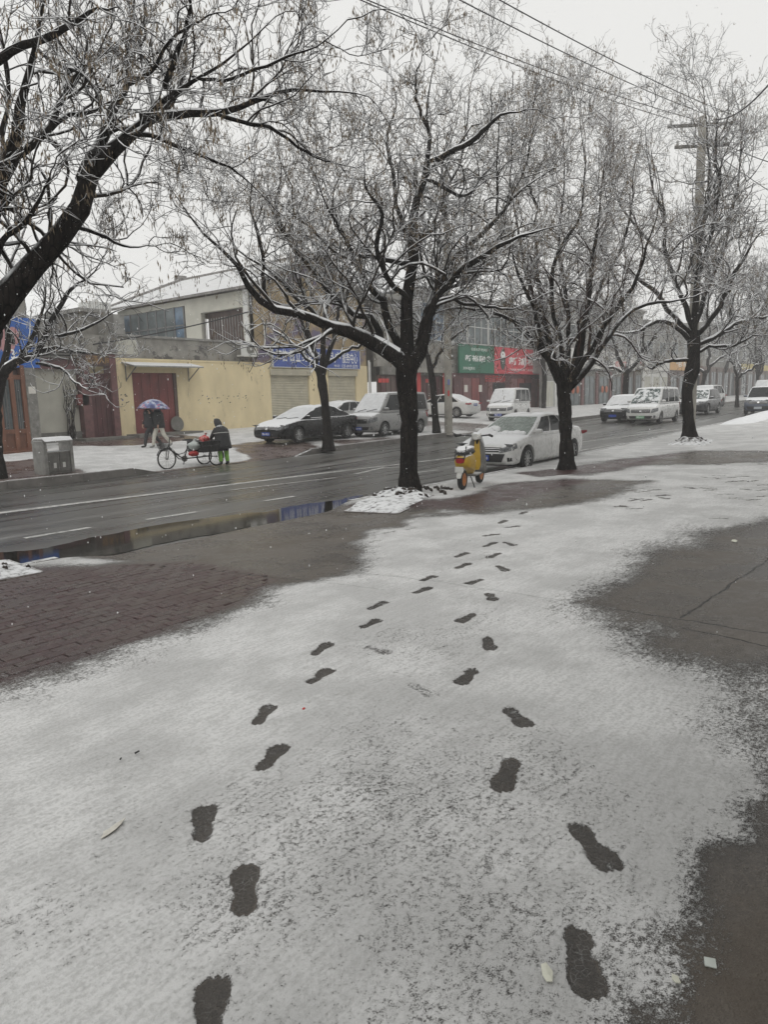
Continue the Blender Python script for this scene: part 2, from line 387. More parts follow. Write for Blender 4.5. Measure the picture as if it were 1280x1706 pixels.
# --- the forecourt on this side
xs = np.concatenate([np.arange(-6, .5, .16), axis(.5, 78, lambda x: max(.017, .0056 * x))])
ys = np.concatenate([np.arange(-2.5, -.2, .12), np.arange(-.2, 5, .0175), axis(5, KN, lambda y: .029)])
GX, GY = np.meshgrid(xs, ys); sh = GX.shape; GX, GY = GX.ravel(), GY.ravel()
cov = snow_near(GX, GY); ft, fa = foot_fields(GX, GY); bri = brickness(GX, GY); jo = joint_f(GX, GY)
inb = sst(.05, -.12, sdf(BRICK_POLY, GX, GY))
GZ = z_near(GX, GY) + .010 * np.clip(cov, 0, 1) - .011 * ft * np.clip(cov, 0, 1) - .02 * inb * sst(.75, .45, cov)
GZ += (vnoise(GX, GY, .9, 11) - .5) * .02
i = np.arange(sh[0] * sh[1]).reshape(sh); Q = np.stack([i[:-1, :-1], i[:-1, 1:], i[1:, 1:], i[1:, :-1]], -1).reshape(-1, 4)
me = mesh_np('ground', np.stack([GX, GY, GZ], 1), Q)
for k, v in (('cov', cov), ('brick', bri), ('joint', jo), ('foot', np.maximum(ft, fa * .30))): attr(me, k, v)
me.materials.append(MATS['snowy paving']); ground = link(bpy.data.objects.new('ground', me)); tag(ground, kind='structure')
# --- red pavers that show through, each its own block
rp = random.Random(3); PAV = []
bx, by = [p[0] for p in BRICK_POLY], [p[1] for p in BRICK_POLY]
y = min(by); row = 0
while y < min(max(by), 8.5):
    x = min(bx) + (.1 if row % 2 else 0)
    while x < max(bx): PAV.append((x, y)); x += .209
    y += .1075; row += 1
PAV = np.array(PAV); keep = (sdf(BRICK_POLY, PAV[:, 0] + .1, PAV[:, 1] + .05) < .02) & (PAV[:, 0] > .6); PAV = PAV[keep]
cv = snow_near(PAV[:, 0] + .1, PAV[:, 1] + .05); PAV = PAV[cv < .66]
def paver_geo(x, y):
    L, W, g = .2, .0995, .006; dz = rp.uniform(-.003, .003); ax, ay = rp.uniform(-.004, .004), rp.uniform(-.004, .004)
    o = [(x, y), (x + L, y), (x + L, y + W), (x, y + W)]; n = [(x + g, y + g), (x + L - g, y + g), (x + L - g, y + W - g), (x + g, y + W - g)]
    z = float(z_near(x + L / 2, y + W / 2)) + .004 + dz + (float(vnoise(np.array([x]), np.array([y]), .9, 11)[0]) - .5) * .02
    v = [(a, b, z - .035) for a, b in o] + [(a, b, z - .006) for a, b in o] + [(a, b, z + (a - x) * ax + (b - y) * ay) for a, b in n]
    f = [(0, 1, 5, 4), (1, 2, 6, 5), (2, 3, 7, 6), (3, 0, 4, 7), (4, 5, 9, 8), (5, 6, 10, 9), (6, 7, 11, 10), (7, 4, 8, 11), (8, 9, 10, 11)]
    return v, f
sz = [-(np.hypot(*p)) if -20 < proj((p[0], p[1], .2))[0] < 1300 else -99 for p in PAV]; order = np.argsort(sz)[::-1]
rest = MB()
for k, j in enumerate(order):
    v, f = paver_geo(*PAV[j])
    if k < 300:
        me = bpy.data.meshes.new('paver'); me.from_pydata(v, [], f); o = link(bpy.data.objects.new('paver', me), ground)
    else: rest.add(v, f); continue
    c = snow_near(np.array([q[0] for q in v]), np.array([q[1] for q in v])) - rp.uniform(0, .08)
    attr(me, 'cov', c); attr(me, 'brick', np.full(len(v), rp.uniform(.45, 1.15))); me.materials.append(MATS['snowy paving'])
if rest.f:
    o = rest.build('pavers', 'snowy paving', ground); o['kind'] = 'stuff'; P = np.array(rest.v)
    attr(o.data, 'cov', snow_near(P[:, 0], P[:, 1])); attr(o.data, 'brick', np.full(len(P), .9))
# --- the road
m, t, b = nodes('wet asphalt'); co = coords(t); mp = N(t, 'ShaderNodeMapping'); mp.inputs['Scale'].default_value = (.12, 1.6, 1); t.links.new(co, mp.inputs[0])
n0 = noise(t, mp.outputs[0], 1.1, 2.5, .45); n1 = noise(t, co, 90, 3); n2 = noise(t, co, .9, 5)
c = mix_(t, rng_(t, n0, .35, .68), (.058, .056, .052), (.10, .097, .09)); c = mix_(t, rng_(t, n1, .5, .75, 0, .5), c, (.13, .13, .125))
slush = rng_(t, math_(t, 'ADD', n0, math_(t, 'MULTIPLY', n2, .35)), .78, .95, 0, .45); c = mix_(t, slush, c, (.45, .45, .45))
t.links.new(c, b.inputs['Base Color']); t.links.new(rng_(t, n0, .3, .7, .22, .42), b.inputs['Roughness'])
bn = N(t, 'ShaderNodeBump', i_Strength=.35, i_Distance=.004); t.links.new(n1, bn.inputs['Height']); t.links.new(bn.outputs[0], b.inputs['Normal'])
xr = np.concatenate([np.arange(-60, 60, 1.), np.arange(60, 400, 10.)]); yr = np.array([KN - .3, 10, 12, 14, 16, KF + .1])
A, C = np.meshgrid(xr, yr); i = np.arange(A.size).reshape(A.shape)
me = mesh_np('road', np.stack([A.ravel(), C.ravel(), z_road(A, C).ravel()], 1), np.stack([i[:-1, :-1], i[:-1, 1:], i[1:, 1:], i[1:, :-1]], -1).reshape(-1, 4))
me.materials.append(m); road = link(bpy.data.objects.new('road', me)); tag(road, kind='structure')
# worn paint on the road
mat('worn road paint', (.52, .52, .50), .5, .2, 5, .1, 60, col2=(.10, .10, .095), c2=(.48, .66), c2scale=6)
def paint(pts):
    P = [atz(x, y, z_road) for x, y in pts]; return [(p[0], p[1], float(z_road(p[0], 0)) + .005) for p in P]
def strip(a, b, wd, n=1):
    a, b = atz(*a, z_road), atz(*b, z_road); mb = MB(); d = (b - a)[:2]; q = np.array([-d[1], d[0]]) / np.linalg.norm(d) * wd / 2
    def fn(u, v):
        p = a[:2] + d * u + q * (2 * v - 1); return (p[0], p[1], float(z_road(p[0], 0)) + .005)
    return mb.grid(fn, n, 1).build('lane_marking', 'worn road paint', road)
strip((-60, 862), (575, 784), .22, 12); strip((575, 784), (1000, 733), .14, 8); strip((40, 897), (150, 879), .13); strip((243, 866), (328, 853), .13); strip((440, 835), (491, 827), .13)
strip((592, 790), (640, 779), .14); strip((636, 780), (672, 778), .14); strip((690, 788), (730, 783), .13); strip((850, 762), (905, 752), .12); strip((1000, 733), (1270, 697), .14, 8)
strip((960, 752), (1040, 738), .12); strip((1060, 722), (1110, 715), .12); strip((380, 817), (560, 796), .1, 4)
# --- puddle along the gutter
pp = [(-80, 945), (0, 921), (80, 914), (150, 897), (235, 880), (350, 863), (455, 851), (520, 838), (570, 832), (600, 826), (560, 851), (500, 863), (440, 876), (350, 892), (250, 908), (180, 926), (60, 940), (-80, 975)]
P = [atz(x, y, z_road) for x, y in pp]
m, t, b = nodes('puddle water'); b.inputs['Base Color'].default_value = (.016, .015, .013, 1); b.inputs['Roughness'].default_value = .05; b.inputs['IOR'].default_value = 1.33; b.inputs['Specular IOR Level'].default_value = .9
bn = N(t, 'ShaderNodeBump', i_Strength=.05, i_Distance=.004); t.links.new(noise(t, coords(t), 7, 2), bn.inputs['Height']); t.links.new(bn.outputs[0], b.inputs['Normal'])
px = np.array([p[:2] for p in P]); c0 = px.mean(0); NS = 140; seg = []
for k in range(len(px)):
    a, b2 = px[k], px[(k + 1) % len(px)]
    for j in range(8):
        q = a + (b2 - a) * j / 8; n_ = np.array([-(b2 - a)[1], (b2 - a)[0]]); n_ /= np.linalg.norm(n_) + 1e-9
        seg.append(q + n_ * ((float(vnoise(q[:1], q[1:], .35, 5)[0]) - .5) * .18 + (float(vnoise(q[:1], q[1:], .1, 6)[0]) - .5) * .06))
me = bpy.data.meshes.new('puddle'); me.from_pydata([(q[0], q[1], .009) for q in seg], [], [tuple(range(len(seg)))]); me.materials.append(m)
tag(link(bpy.data.objects.new('puddle', me)), kind='structure')
# --- the far pavement
FB = [(wpoly([(395, 742), (450, 732), (520, 742), (545, 760), (500, 768), (430, 765)], z_far), .6, .8), (wpoly([(560, 735), (640, 728), (720, 726), (715, 735), (590, 742)], z_far), .5, .35),
      (wpoly([(120, 728), (200, 728), (300, 724), (330, 732), (200, 742), (110, 742)], z_far), .5, .9), (wpoly([(-20, 770), (60, 765), (135, 790), (190, 798), (-20, 815)], z_far), .35, .8),
      (wpoly([(455, 775), (400, 740), (560, 722), (620, 745)], z_far), .5, .3)]
xs = np.concatenate([np.arange(-14, 45, .2), axis(45, 400, lambda x: .02 * (x - 35))]); ys = np.arange(KF + .02, 29.6, .2)
GX, GY = np.meshgrid(xs, ys); sh = GX.shape; GX, GY = GX.ravel(), GY.ravel()
cf = .86 + (vnoise(GX, GY, 1.6, 4) - .5) * .35
for Pp, soft, k in FB: cf = cf - k * sst(soft, -soft * .7, sdf(Pp, GX, GY) + (vnoise(GX, GY, .6, 9) - .5) * .6)
cf = cf - .9 * gapf(GX) * sst(KF + .5, KF, GY) - .45 * gapf(GX) * sst(24, 36, GX) * sst(28, 24, GY)
i = np.arange(sh[0] * sh[1]).reshape(sh); Q = np.stack([i[:-1, :-1], i[:-1, 1:], i[1:, 1:], i[1:, :-1]], -1).reshape(-1, 4)
me = mesh_np('pavement', np.stack([GX, GY, z_far(GX, GY) + (vnoise(GX, GY, .7, 3) - .5) * .03], 1), Q)
for k, v in (('cov', cf), ('brick', np.full(len(GX), .6)), ('joint', np.zeros(len(GX))), ('foot', np.zeros(len(GX)))): attr(me, k, v)
me.materials.append(MATS['snowy far paving']); pave = link(bpy.data.objects.new('pavement', me)); tag(pave, kind='structure')
# --- kerbs, stone by stone
mat('kerb concrete', (.16, .15, .14), .55, .25, 3, .3, 40, snow=.85, snz=(.75, 1.15))
kerb = empty('kerb'); tag(kerb, kind='structure')
rk = random.Random(2)
def kerb_run(x0, x1, Y, zt, zb, wd=.14, L=1.0, pts=None):
    x = x0
    while x < x1 - .05:
        e = min(x + L, x1); h0, h1 = float(hz(x)), float(hz(e)); dz = rk.uniform(-.006, .006); dy = rk.uniform(-.008, .008)
        v = [(x + .004, Y + dy, zb + h0), (e - .004, Y + dy, zb + h1), (e - .004, Y + wd, zb + h1), (x + .004, Y + wd, zb + h0),
             (x + .004, Y + dy, zt + h0 + dz - .02), (e - .004, Y + dy, zt + h1 + dz - .02), (x + .004, Y + dy + .02, zt + h0 + dz), (e - .004, Y + dy + .02, zt + h1 + dz), (e - .004, Y + wd, zt + h1 + dz), (x + .004, Y + wd, zt + h0 + dz)]
        MB().add(v, [(0, 1, 5, 4), (4, 5, 7, 6), (6, 7, 8, 9), (3, 2, 1, 0), (2, 3, 9, 8), (0, 4, 6, 9, 3), (1, 2, 8, 7, 5)]).build('kerb_stone', 'kerb concrete', kerb); x = e
for a, b_ in ((-14, 11.5), (18.9, 28.6), (35.6, 78)): kerb_run(a, b_, KF - .11, .215, -.05)
kerb_run(78, 300, KF - .11, .215, -.05, L=15)
for a, b_ in ((-8, 4.3), (9.95, 60)): kerb_run(a, b_, KN - .02, .135, -.05, .13)
def ramp_end(x, s):
    MB().prism([(x, -.02), (x + s * 1.0, -.02), (x, .215)], KF - .11, KF + .04, 1).build('kerb_stone', 'kerb concrete', kerb)
ramp_end(11.5, 1); ramp_end(18.9, -1)
# --- the earth everything stands on, out to the haze
mat('far snow field', (.5, .5, .5), .9, .1, .2, .1, 2)
mb = MB().add([(-420, -420, -.06), (420, -420, -.06), (420, 420, -.06), (-420, 420, -.06)], [(0, 1, 2, 3)])
tag(mb.build('terrain', 'far snow field'), kind='structure')
# snow bank where the forecourt meets the road further on
mb = MB(); a0 = atY(1226, 722, 7.6)
def bank(u, v):
    x = a0[0] + u * 16; yv = 7.0 + v * 1.5
    return (x, yv, float(z_near(x, 8)) - .03 + .30 * math.sin(math.pi * v) ** .6 * min(1, u * 9) * (1 + .15 * math.sin(9 * u + 4 * v)))
mat('piled snow', SNOW, .95, .06, 3, .5, 18, bdist=.02)
tag(mb.grid(bank, 30, 10).build('snow_bank', 'piled snow', None, smooth='all'), 'long low bank of piled snow beside the road at the right edge', 'snow bank')
# ================================================================== buildings across the street
mat('yellow plaster', (.69, .585, .37), .8, .10, .9, .2, 25, stretch=(1, 1, .45), col2=(.30, .245, .15), c2=(.56, .80), c2scale=1.6)
mat('grey render', (.25, .24, .215), .85, .3, 1.2, .25, 20, col2=(.09, .085, .08), c2=(.56, .62), c2scale=1.3)
mat('pale render', (.48, .47, .41), .85, .12, .8, .2, 20, col2=(.3, .29, .25), c2=(.62, .75), c2scale=2)
mat('grey plinth', (.17, .165, .15), .85, .25, 2, .3, 20)
mat('maroon paint', (.17, .036, .034), .45, .25, 3, .2, 18, stretch=(1, 1, .3))
mat('dark maroon', (.085, .028, .03), .5, .3, 3, .2, 18, stretch=(1, 1, .4))
mat('maroon tile', (.15, .07, .07), .5, .25, 3, .2, 18)
mat('ochre plaster', (.30, .23, .13), .85, .25, 1.2, .25, 20, col2=(.13, .11, .18), c2=(.50, .62), c2scale=.8)
mat('brown wood', (.17, .075, .045), .5, .3, 4, .3, 20, stretch=(1, 1, .2))
mat('grey stone', (.2, .195, .18), .8, .3, 5, .35, 20)
mat('dark timber', (.085, .055, .048), .6, .35, 3, .3, 20, stretch=(1, 1, .3))
mat('blue board', (.035, .075, .30), .35, .15, 2, .05, 20)
mat('light blue board', (.03, .12, .42), .35, .15, 2, .05, 20)
mat('green board', (.015, .13, .075), .4, .15, 2, .05, 20)
mat('red board', (.52, .055, .075), .4, .15, 2, .05, 20)
mat('white board', (.62, .61, .58), .4, .12, 2, .05, 20)
mat('orange board', (.58, .31, .08), .4, .15, 2, .05, 20)
mat('shutter metal', (.43, .40, .31), .45, .12, 2, .1, 20)
mat('window glass', (.10, .12, .125), .12, .35, 1.5, .03, 3)
mat('blue tinted glass', (.10, .155, .22), .12, .35, 1.5, .03, 3)
mat('window frame', (.14, .14, .14), .5, .15, 3, .1, 20)
mat('white trim', (.62, .62, .60), .5, .1, 3, .1, 20)
mat('galvanised', (.32, .32, .31), .4, .2, 4, .1, 20, metal=.6, snow=.9, snz=(.6, .9))
mat('snowed roof', (.88, .885, .89), .95, .04, 2, .4, 8, bdist=.03)
mat('roof tile', (.2, .19, .18), .8, .3, 4, .2, 20, snow=.35, snz=(.5, .9))
mat('concrete slab', (.24, .235, .22), .8, .25, 3, .3, 20, snow=1., snz=(.6, .9))
mat('white ac', (.6, .6, .57), .45, .08, 4, .05, 20, snow=1., snz=(.7, .9))
mat('black rubber', (.018, .018, .018), .7, .3, 8, .1, 30)
mat('doorway shade', (.015, .015, .016), .8)
mat('white tile', (.55, .55, .53), .4, .1, 3, .1, 20)
mat('grey far wall', (.27, .265, .25), .85, .25, 1, .2, 12)
mat('brown far front', (.15, .11, .095), .6, .35, 1, .2, 12, stretch=(1, 1, .3))
flat('white letter', (.78, .78, .76)); flat('red letter', (.55, .03, .03)); flat('black letter', (.03, .03, .035)); flat('gold letter', (.35, .2, .05)); flat('pink print', (.45, .24, .25))
flat('red paper', (.50, .04, .035)); flat('orange lantern', (.42, .12, .06)); flat('paper', (.62, .6, .55)); flat('blue scrawl', (.15, .18, .38)); flat('black scrawl', (.06, .055, .05)); flat('dark green print', (.03, .06, .05))
FY = 29.
def fx(x, Y=FY, y=660): return float(atY(x, y, Y)[0])
def fz(x, y, Y=FY): return float(atY(x, y, Y)[2])
def bld(name, label, x, Y, cat='building', z=0.):
    e = empty(name, (x, Y, z)); return tag(e, label, cat)
def window(par, x0, x1, Y, z0, z1, nx=1, nz=1, fr='window frame', gl='window glass', fw=.06, d=.05):
    """casement facing -Y: frame with each pane behind it"""
    w = MB().box(x0 - fw, x1 + fw, Y - d, Y + .02, z0 - fw, z0).box(x0 - fw, x1 + fw, Y - d, Y + .02, z1, z1 + fw).box(x0 - fw, x0, Y - d, Y + .02, z0, z1).box(x1, x1 + fw, Y - d, Y + .02, z0, z1)
    for i in range(1, nx): x = x0 + (x1 - x0) * i / nx; w.box(x - fw * .4, x + fw * .4, Y - d, Y + .02, z0, z1)
    for j in range(1, nz): z = z0 + (z1 - z0) * j / nz; w.box(x0, x1, Y - d + .004, Y + .018, z - fw * .4, z + fw * .4)
    f = w.build('window', fr, par, world=True)
    off = Vector(par.location)
    for i in range(nx):
        for j in range(nz):
            q = MB().box(x0 + (x1 - x0) * i / nx, x0 + (x1 - x0) * (i + 1) / nx, Y - .012, Y + .012, z0 + (z1 - z0) * j / nz, z0 + (z1 - z0) * (j + 1) / nz)
            me = q.mesh('pane', off=tuple(off)); me.materials.append(MATS[gl]); link(bpy.data.objects.new('pane', me), f)
    return f
# ---- the yellow house: single-storey yellow front, two-storey block with its flank running back
XL, XP, XM, XR = fx(197), fx(425), 25.8, fx(613)
yh = bld('yellow_house', 'yellow plastered house with maroon gate, grey parapet and snowy tiled roof', XL, FY)
dl, dr = fx(222), fx(296)
zT = 4.05; s1l, s1r, s2l, s2r = fx(452), fx(516), fx(548), fx(594); zs = 3.40
wall = MB().box(XL, dl, FY, FY + .3, -.1, zT).box(dl, dr, FY, FY + .3, 3.45, zT).box(dr, s1l, FY, FY + .3, -.1, zT).box(s1r, s2l, FY, FY + .3, -.1, zT).box(s2r, XR, FY, FY + .3, -.1, zT).box(s1l, s1r, FY, FY + .3, zs + .35, zT).box(s2l, s2r, FY, FY + .3, zs + .35, zT)
wall.build('wall', 'yellow plaster', yh, world=True)
B('wall', 'yellow plaster', yh, XL, XL + .28, FY + .3, FY + 9, -.1, zT)
pa = B('parapet', 'grey render', yh, XL + .05, XM - .02, FY + .06, FY + .36, zT + .002, 5.02); B('coping', 'concrete slab', yh, XL - .05, XM - .02, FY - .02, FY + .44, 5.02, 5.12)
B('render_patch', 'pale render', yh, XL + .15, XL + 1.15, FY + .045, FY + .06, 4.25, 4.9)
B('terrace', 'snowed roof', yh, XL + .1, XM - .03, FY + .4, FY + 14, 4.6, 4.72)
B('ledge', 'yellow plaster', yh, XL - .02, XP + .5, FY - .03, FY - .001, zT - .05, zT + .03)
g = B('gate', 'maroon paint', yh, dl, dr, FY + .12, FY + .2, .3, 3.45)
for i in range(5): B('gate_panel', 'maroon paint', yh, dl + .05 + i * (dr - dl - .1) / 5 + .01, dl + .05 + (i + 1) * (dr - dl - .1) / 5 - .01, FY + .08, FY + .118, .62, 3.4)
MB().prism([(dr - .16, .4), (dr, .4), (dr, 3.45), (dr - .16, 3.45)], FY + .02, FY + .10, 1).build('gate_jamb', 'dark timber', yh, world=True)
B('doorstep', 'grey plinth', yh, dl - .5, dr + .6, FY - 1.0, FY + .1, .2, .70)
aw = MB().prism([(FY - .95, 3.72), (FY - .95, 3.66), (FY, 3.84), (FY, 3.92)], fx(206), fx(322), 0).build('awning', 'galvanised', yh, world=True)
for x in (fx(212), fx(316)):
    MB().bar((x, FY, 3.1), (x, FY - .85, 3.66), .035).bar((x, FY - .01, 3.05), (x, FY - .01, 3.8), .035).build('bracket', 'window frame', yh, world=True)
def shutter(x0, x1, z1, par=yh):
    n = 34; mb = MB(); h = (z1 - .3) / n
    for i in range(n): mb.prism([(FY + .09, .3 + i * h), (FY + .06, .3 + (i + .5) * h), (FY + .09, .3 + (i + 1) * h), (FY + .12, .3 + (i + .5) * h)], x0, x1, 0)
    o = mb.build('shutter', 'shutter metal', par, world=True)
    B('shutter_box', 'shutter metal', par, x0 - .05, x1 + .05, FY - .1, FY + .2, z1, z1 + .36)
    for k in range(3): B('box_rib', 'shutter metal', par, x0 - .05, x1 + .05, FY - .115, FY - .1, z1 + .04 + k * .11, z1 + .1 + k * .11)
shutter(s1l, s1r, zs); shutter(s2l, s2r, zs)
# upper storey
zE = 7.78
up = MB().box(XM + .05, XR, FY + .05, FY + .35, zT, zE).box(XR - .3, XR, FY + .35, 41, 0, zE)
up.build('upper_wall', 'ochre plaster', yh, world=True)
ws, we = 34.6, 40.6                                        # glazed part of the flank
fl = MB().box(XM, XM + .3, FY + .05, 29.5, 4.7, zE).box(XM, XM + .3, 33.0, 34.4, 4.7, zE).box(XM, XM + .3, 40.8, 41.2, 4.7, zE).box(XM, XM + .3, 29.5, 33, 6.95, zE).box(XM, XM + .3, 34.4, 40.8, 7.48, zE).box(XM, XM + .3, 34.4, 40.8, 4.7, 5.3)
fl.build('flank_wall', 'pale render', yh, world=True)
B('pilaster', 'white trim', yh, XM - .05, XM, FY + .06, FY + .4, 4.7, zE)
B('balcony_recess', 'dark timber', yh, XM + .5, XM + .6, 29.5, 33, 4.7, 6.95)
for k in range(16): B('baluster', 'white trim' if k % 8 == 0 else 'galvanised', yh, XM + .1, XM + .13, 29.6 + k * .22, 29.63 + k * .22, 4.75, 6.6)
for k in range(7):
    y0, y1 = 34.5 + k * .89, 34.5 + (k + 1) * .89
    f = MB().box(XM - .02, XM + .1, y0, y0 + .09, 5.3, 7.48).box(XM - .02, XM + .1, y0, y1, 6.4, 6.47).build('window_frame', 'window frame', yh, world=True)
    for z0, z1 in ((5.3, 6.4), (6.47, 7.45)):
        me = MB().box(XM + .03, XM + .05, y0 + .09, y1, z0, z1).mesh('pane', off=tuple(yh.location)); me.materials.append(MATS['blue tinted glass' if k in (0, 6) else 'window glass']); link(bpy.data.objects.new('pane', me), f)
XRd, zR = 31.2, 10.1
MB().add([(XM - .45, FY - .5, zE), (XM - .45, 41.6, zE), (XRd, 41.6, zR), (XRd, FY - .5, zR), (XR + .4, FY - .5, zE), (XR + .4, 41.6, zE),
          (XM - .45, FY - .5, zE + .13), (XM - .45, 41.6, zE + .13), (XRd, 41.6, zR + .13), (XRd, FY - .5, zR + .13), (XR + .4, FY - .5, zE + .13), (XR + .4, 41.6, zE + .13)],
         [(0, 1, 2, 3), (3, 2, 5, 4), (6, 9, 8, 7), (9, 10, 11, 8), (0, 6, 7, 1), (4, 5, 11, 10), (0, 3, 9, 6), (3, 4, 10, 9), (1, 7, 8, 2), (2, 8, 11, 5)]).build('roof', 'roof tile', yh, world=True)
MB().add([(XM, FY + .06, zE), (XR, FY + .06, zE), (XRd, FY + .06, zR)], [(0, 1, 2)]).build('gable', 'ochre plaster', yh, world=True); MB().add([(XM, 41, zE), (XR, 41, zE), (XRd, 41, zR)], [(0, 1, 2)]).build('gable', 'ochre plaster', yh, world=True)
tl = MB(); nr = 26
for k in range(nr):
    t0 = k / nr; t1 = (k + .74) / nr; X0, X1 = XM - .45 + (XRd - XM + .45) * t0, XM - .45 + (XRd - XM + .45) * t1; Z0, Z1 = zE + .14 + (zR - zE) * t0, zE + .14 + (zR - zE) * t1
    tl.add([(X0, FY - .5, Z0), (X0, 41.6, Z0), (X1, 41.6, Z1 + .0), (X1, FY - .5, Z1), (X0, FY - .5, Z0 + .07), (X0, 41.6, Z0 + .07), (X1, 41.6, Z1 + .05), (X1, FY - .5, Z1 + .05)], [(0, 1, 5, 4), (4, 5, 6, 7), (2, 3, 7, 6), (0, 4, 7, 3), (1, 2, 6, 5)])
o = tl.build('tile_rows', 'snowed roof', yh, world=True); o['kind'] = 'stuff'
MB().bar((XRd, FY - .5, zR + .18), (XRd, 41.9, zR + .18), .22).bar((XM - .4, 41.7, zE + .2), (XRd, 41.7, zR + .22), .26).bar((XRd, 41.4, zR + .3), (XRd, 42.3, zR + .42), .34).build('ridge_tiles', 'roof tile', yh, world=True)
# downpipe
tag(MB().tube([(XR + .12, FY - .06, .4), (XR + .12, FY - .06, 4.4)], .06).tube([(XR + .25, FY - .06, .4), (XR + .25, FY - .06, 4.3)], .035).build('downpipe', 'white trim'), 'white downpipe at the corner between the yellow wall and the brown shopfront', 'pipe')
# marks on the wall: small scrawls and torn notices
rs = random.Random(8)
for k in range(46):
    u = rs.random(); x = fx(rs.choice([rs.uniform(328, 356), rs.uniform(360, 384), rs.uniform(380, 412), rs.uniform(428, 446), rs.uniform(200, 214)])); z = rs.choice([rs.uniform(2.1, 2.6), rs.uniform(2.0, 2.3), rs.uniform(1.3, 1.8), rs.uniform(2.0, 2.5)])
    if fx(426) < x and rs.random() < .5: z = rs.uniform(2.8, 3.9)
    w_, h_ = rs.uniform(.015, .07), rs.uniform(.01, .035); a = rs.uniform(-.6, .6); M = Matrix.Translation((x, FY - .004, z)) @ Matrix.Rotation(a, 4, 'Y')
    MB().add([M @ Vector(p) for p in ((-w_, 0, -h_), (w_ * .6, 0, -h_ * .7), (w_, 0, h_ * .2), (w_ * .3, 0, h_), (-w_ * .7, 0, h_ * .6))], [(0, 1, 2, 3, 4)]).build('wall_mark', 'blue scrawl' if k % 17 == 0 else 'black scrawl', yh, world=True)
# air conditioner
ax0, ax1 = fx(397), fx(425); ac = tag(empty('air_conditioner', (ax0, FY - .5, 4.3)), 'white outdoor air conditioner bracketed high beside the blue sign', 'air conditioner')
B('casing', 'white ac', ac, ax0, ax1, FY - .42, FY - .03, 4.32, 5.05, .02)
MB().lathe([(.25, 0), (.25, .02), (.2, .025), (.05, .03)], 20, Matrix.Translation((ax0 + .62, FY - .42, 4.69)) @ Matrix.Rotation(R(90), 4, 'X')).build('fan_grille', 'grey plinth', ac, world=True, smooth=True)
MB().lathe([(.07, 0), (.06, .03)], 12, Matrix.Translation((ax0 + .62, FY - .452, 4.69)) @ Matrix.Rotation(R(90), 4, 'X')).build('fan_hub', 'white ac', ac, world=True)
for x in (ax0 + .1, ax1 - .1): MB().bar((x, FY, 4.3), (x, FY - .45, 4.3), .04).bar((x, FY, 3.95), (x, FY - .4, 4.3), .03).build('bracket', 'window frame', ac, world=True)
B('side_louvre', 'grey plinth', ac, ax0 - .006, ax0, FY - .4, FY - .06, 4.4, 4.98)
MB().tube([(ax1, FY - .15, 4.8), (ax1 + .35, FY - .12, 4.78), (ax1 + .75, FY - .08, 4.9), (ax1 + .85, FY - .06, 5.2), (ax1 + .85, FY - .03, 6.3)], .035).build('refrigerant_pipe', 'white trim', ac, world=True, smooth=True)
# blue sign
def board(name, label, mt, x0, x1, z0, z1, Y, frame='white trim', d=.12):
    s = tag(empty(name, (x0, Y, z0)), label, 'sign'); B('panel', mt, s, x0, x1, Y - d, Y, z0, z1)
    f = .035
    if frame: MB().box(x0 - f, x1 + f, Y - d - .01, Y - .002, z0 - f, z0).box(x0 - f, x1 + f, Y - d - .01, Y - .002, z1, z1 + f).box(x0 - f, x0, Y - d - .01, Y - .002, z0, z1).box(x1, x1 + f, Y - d - .01, Y - .002, z0, z1).build('frame', frame, s, world=True)
    return s
bx0, bx1, bz0, bz1 = fx(455, FY - .15, 600), fx(599, FY - .15, 600), 3.86, 4.93
bs = board('shop_sign', 'long blue sign with white characters above the two roller shutters', 'blue board', bx0, bx1, bz0, bz1, FY - .05)
Lb = bx1 - bx0; u = lambda a: bx0 + Lb * a
yt = FY - .05 - .124
for tx, a, b_ in (('海信', .03, .145), ('日立', .175, .29), ('约克', .305, .42), ('空调', .45, .56), ('用户', .58, .755), ('服务', .775, .87), ('中心', .875, .97)): text(tx, u(a), u(b_), bz0 + .30, bz1 - .12, yt, 'white letter', bs, thick=.012)
text('电话：', u(.675), u(.75), bz0 + .06, bz0 + .22, yt, 'white letter', bs); text('125 6919 3370', u(.77), u(.97), bz0 + .05, bz0 + .23, yt, 'white letter', bs, thick=.01)
# ---- left of it: gateway, white wall, shop with blue sign
gh = bld('gateway', 'dark maroon gateway with tiled posts under a grey concrete canopy', fx(133), FY)
x0, x1, x2, x3 = fx(136), fx(151), fx(186), XL - .03
B('post', 'maroon tile', gh, x0, x1, FY - .05, FY + .5, .1, 3.7); B('post', 'maroon tile', gh, x2, x3, FY - .06, FY + .5, .1, 4.2)
B('gate', 'dark maroon', gh, x1, x2, FY + .15, FY + .25, .3, 3.4)
for i in range(4): B('gate_panel', 'dark maroon', gh, x1 + .03 + i * (x2 - x1 - .06) / 4 + .01, x1 + .03 + (i + 1) * (x2 - x1 - .06) / 4 - .01, FY + .11, FY + .149, .6, 3.3)
B('fascia', 'dark timber', gh, x0 - .15, x3 - .01, FY - .02, FY + .4, 3.71, 4.25); text('福满人间', x1 - .1, x2 + .05, 3.8, 4.15, FY - .024, 'gold letter', gh)
B('canopy', 'grey render', gh, x0 - .4, x3 - .012, FY - .1, FY + 3, 4.26, 5.0); B('lean_to', 'grey render', gh, x0 + .6, x3 - .1, FY + .6, FY + 12, 5.0, 6.0)
B('lean_to_roof', 'concrete slab', gh, x0 + .4, x3 + .1, FY + .3, FY + 12.2, 6.0, 6.16); B('pier', 'grey plinth', gh, x3 - .5, x3 + .02, FY - .12, FY + .3, 4.25, 6.0)
B('step', 'grey plinth', gh, x0 - .6, x3, FY - 1.1, FY - .07, .2, .66)
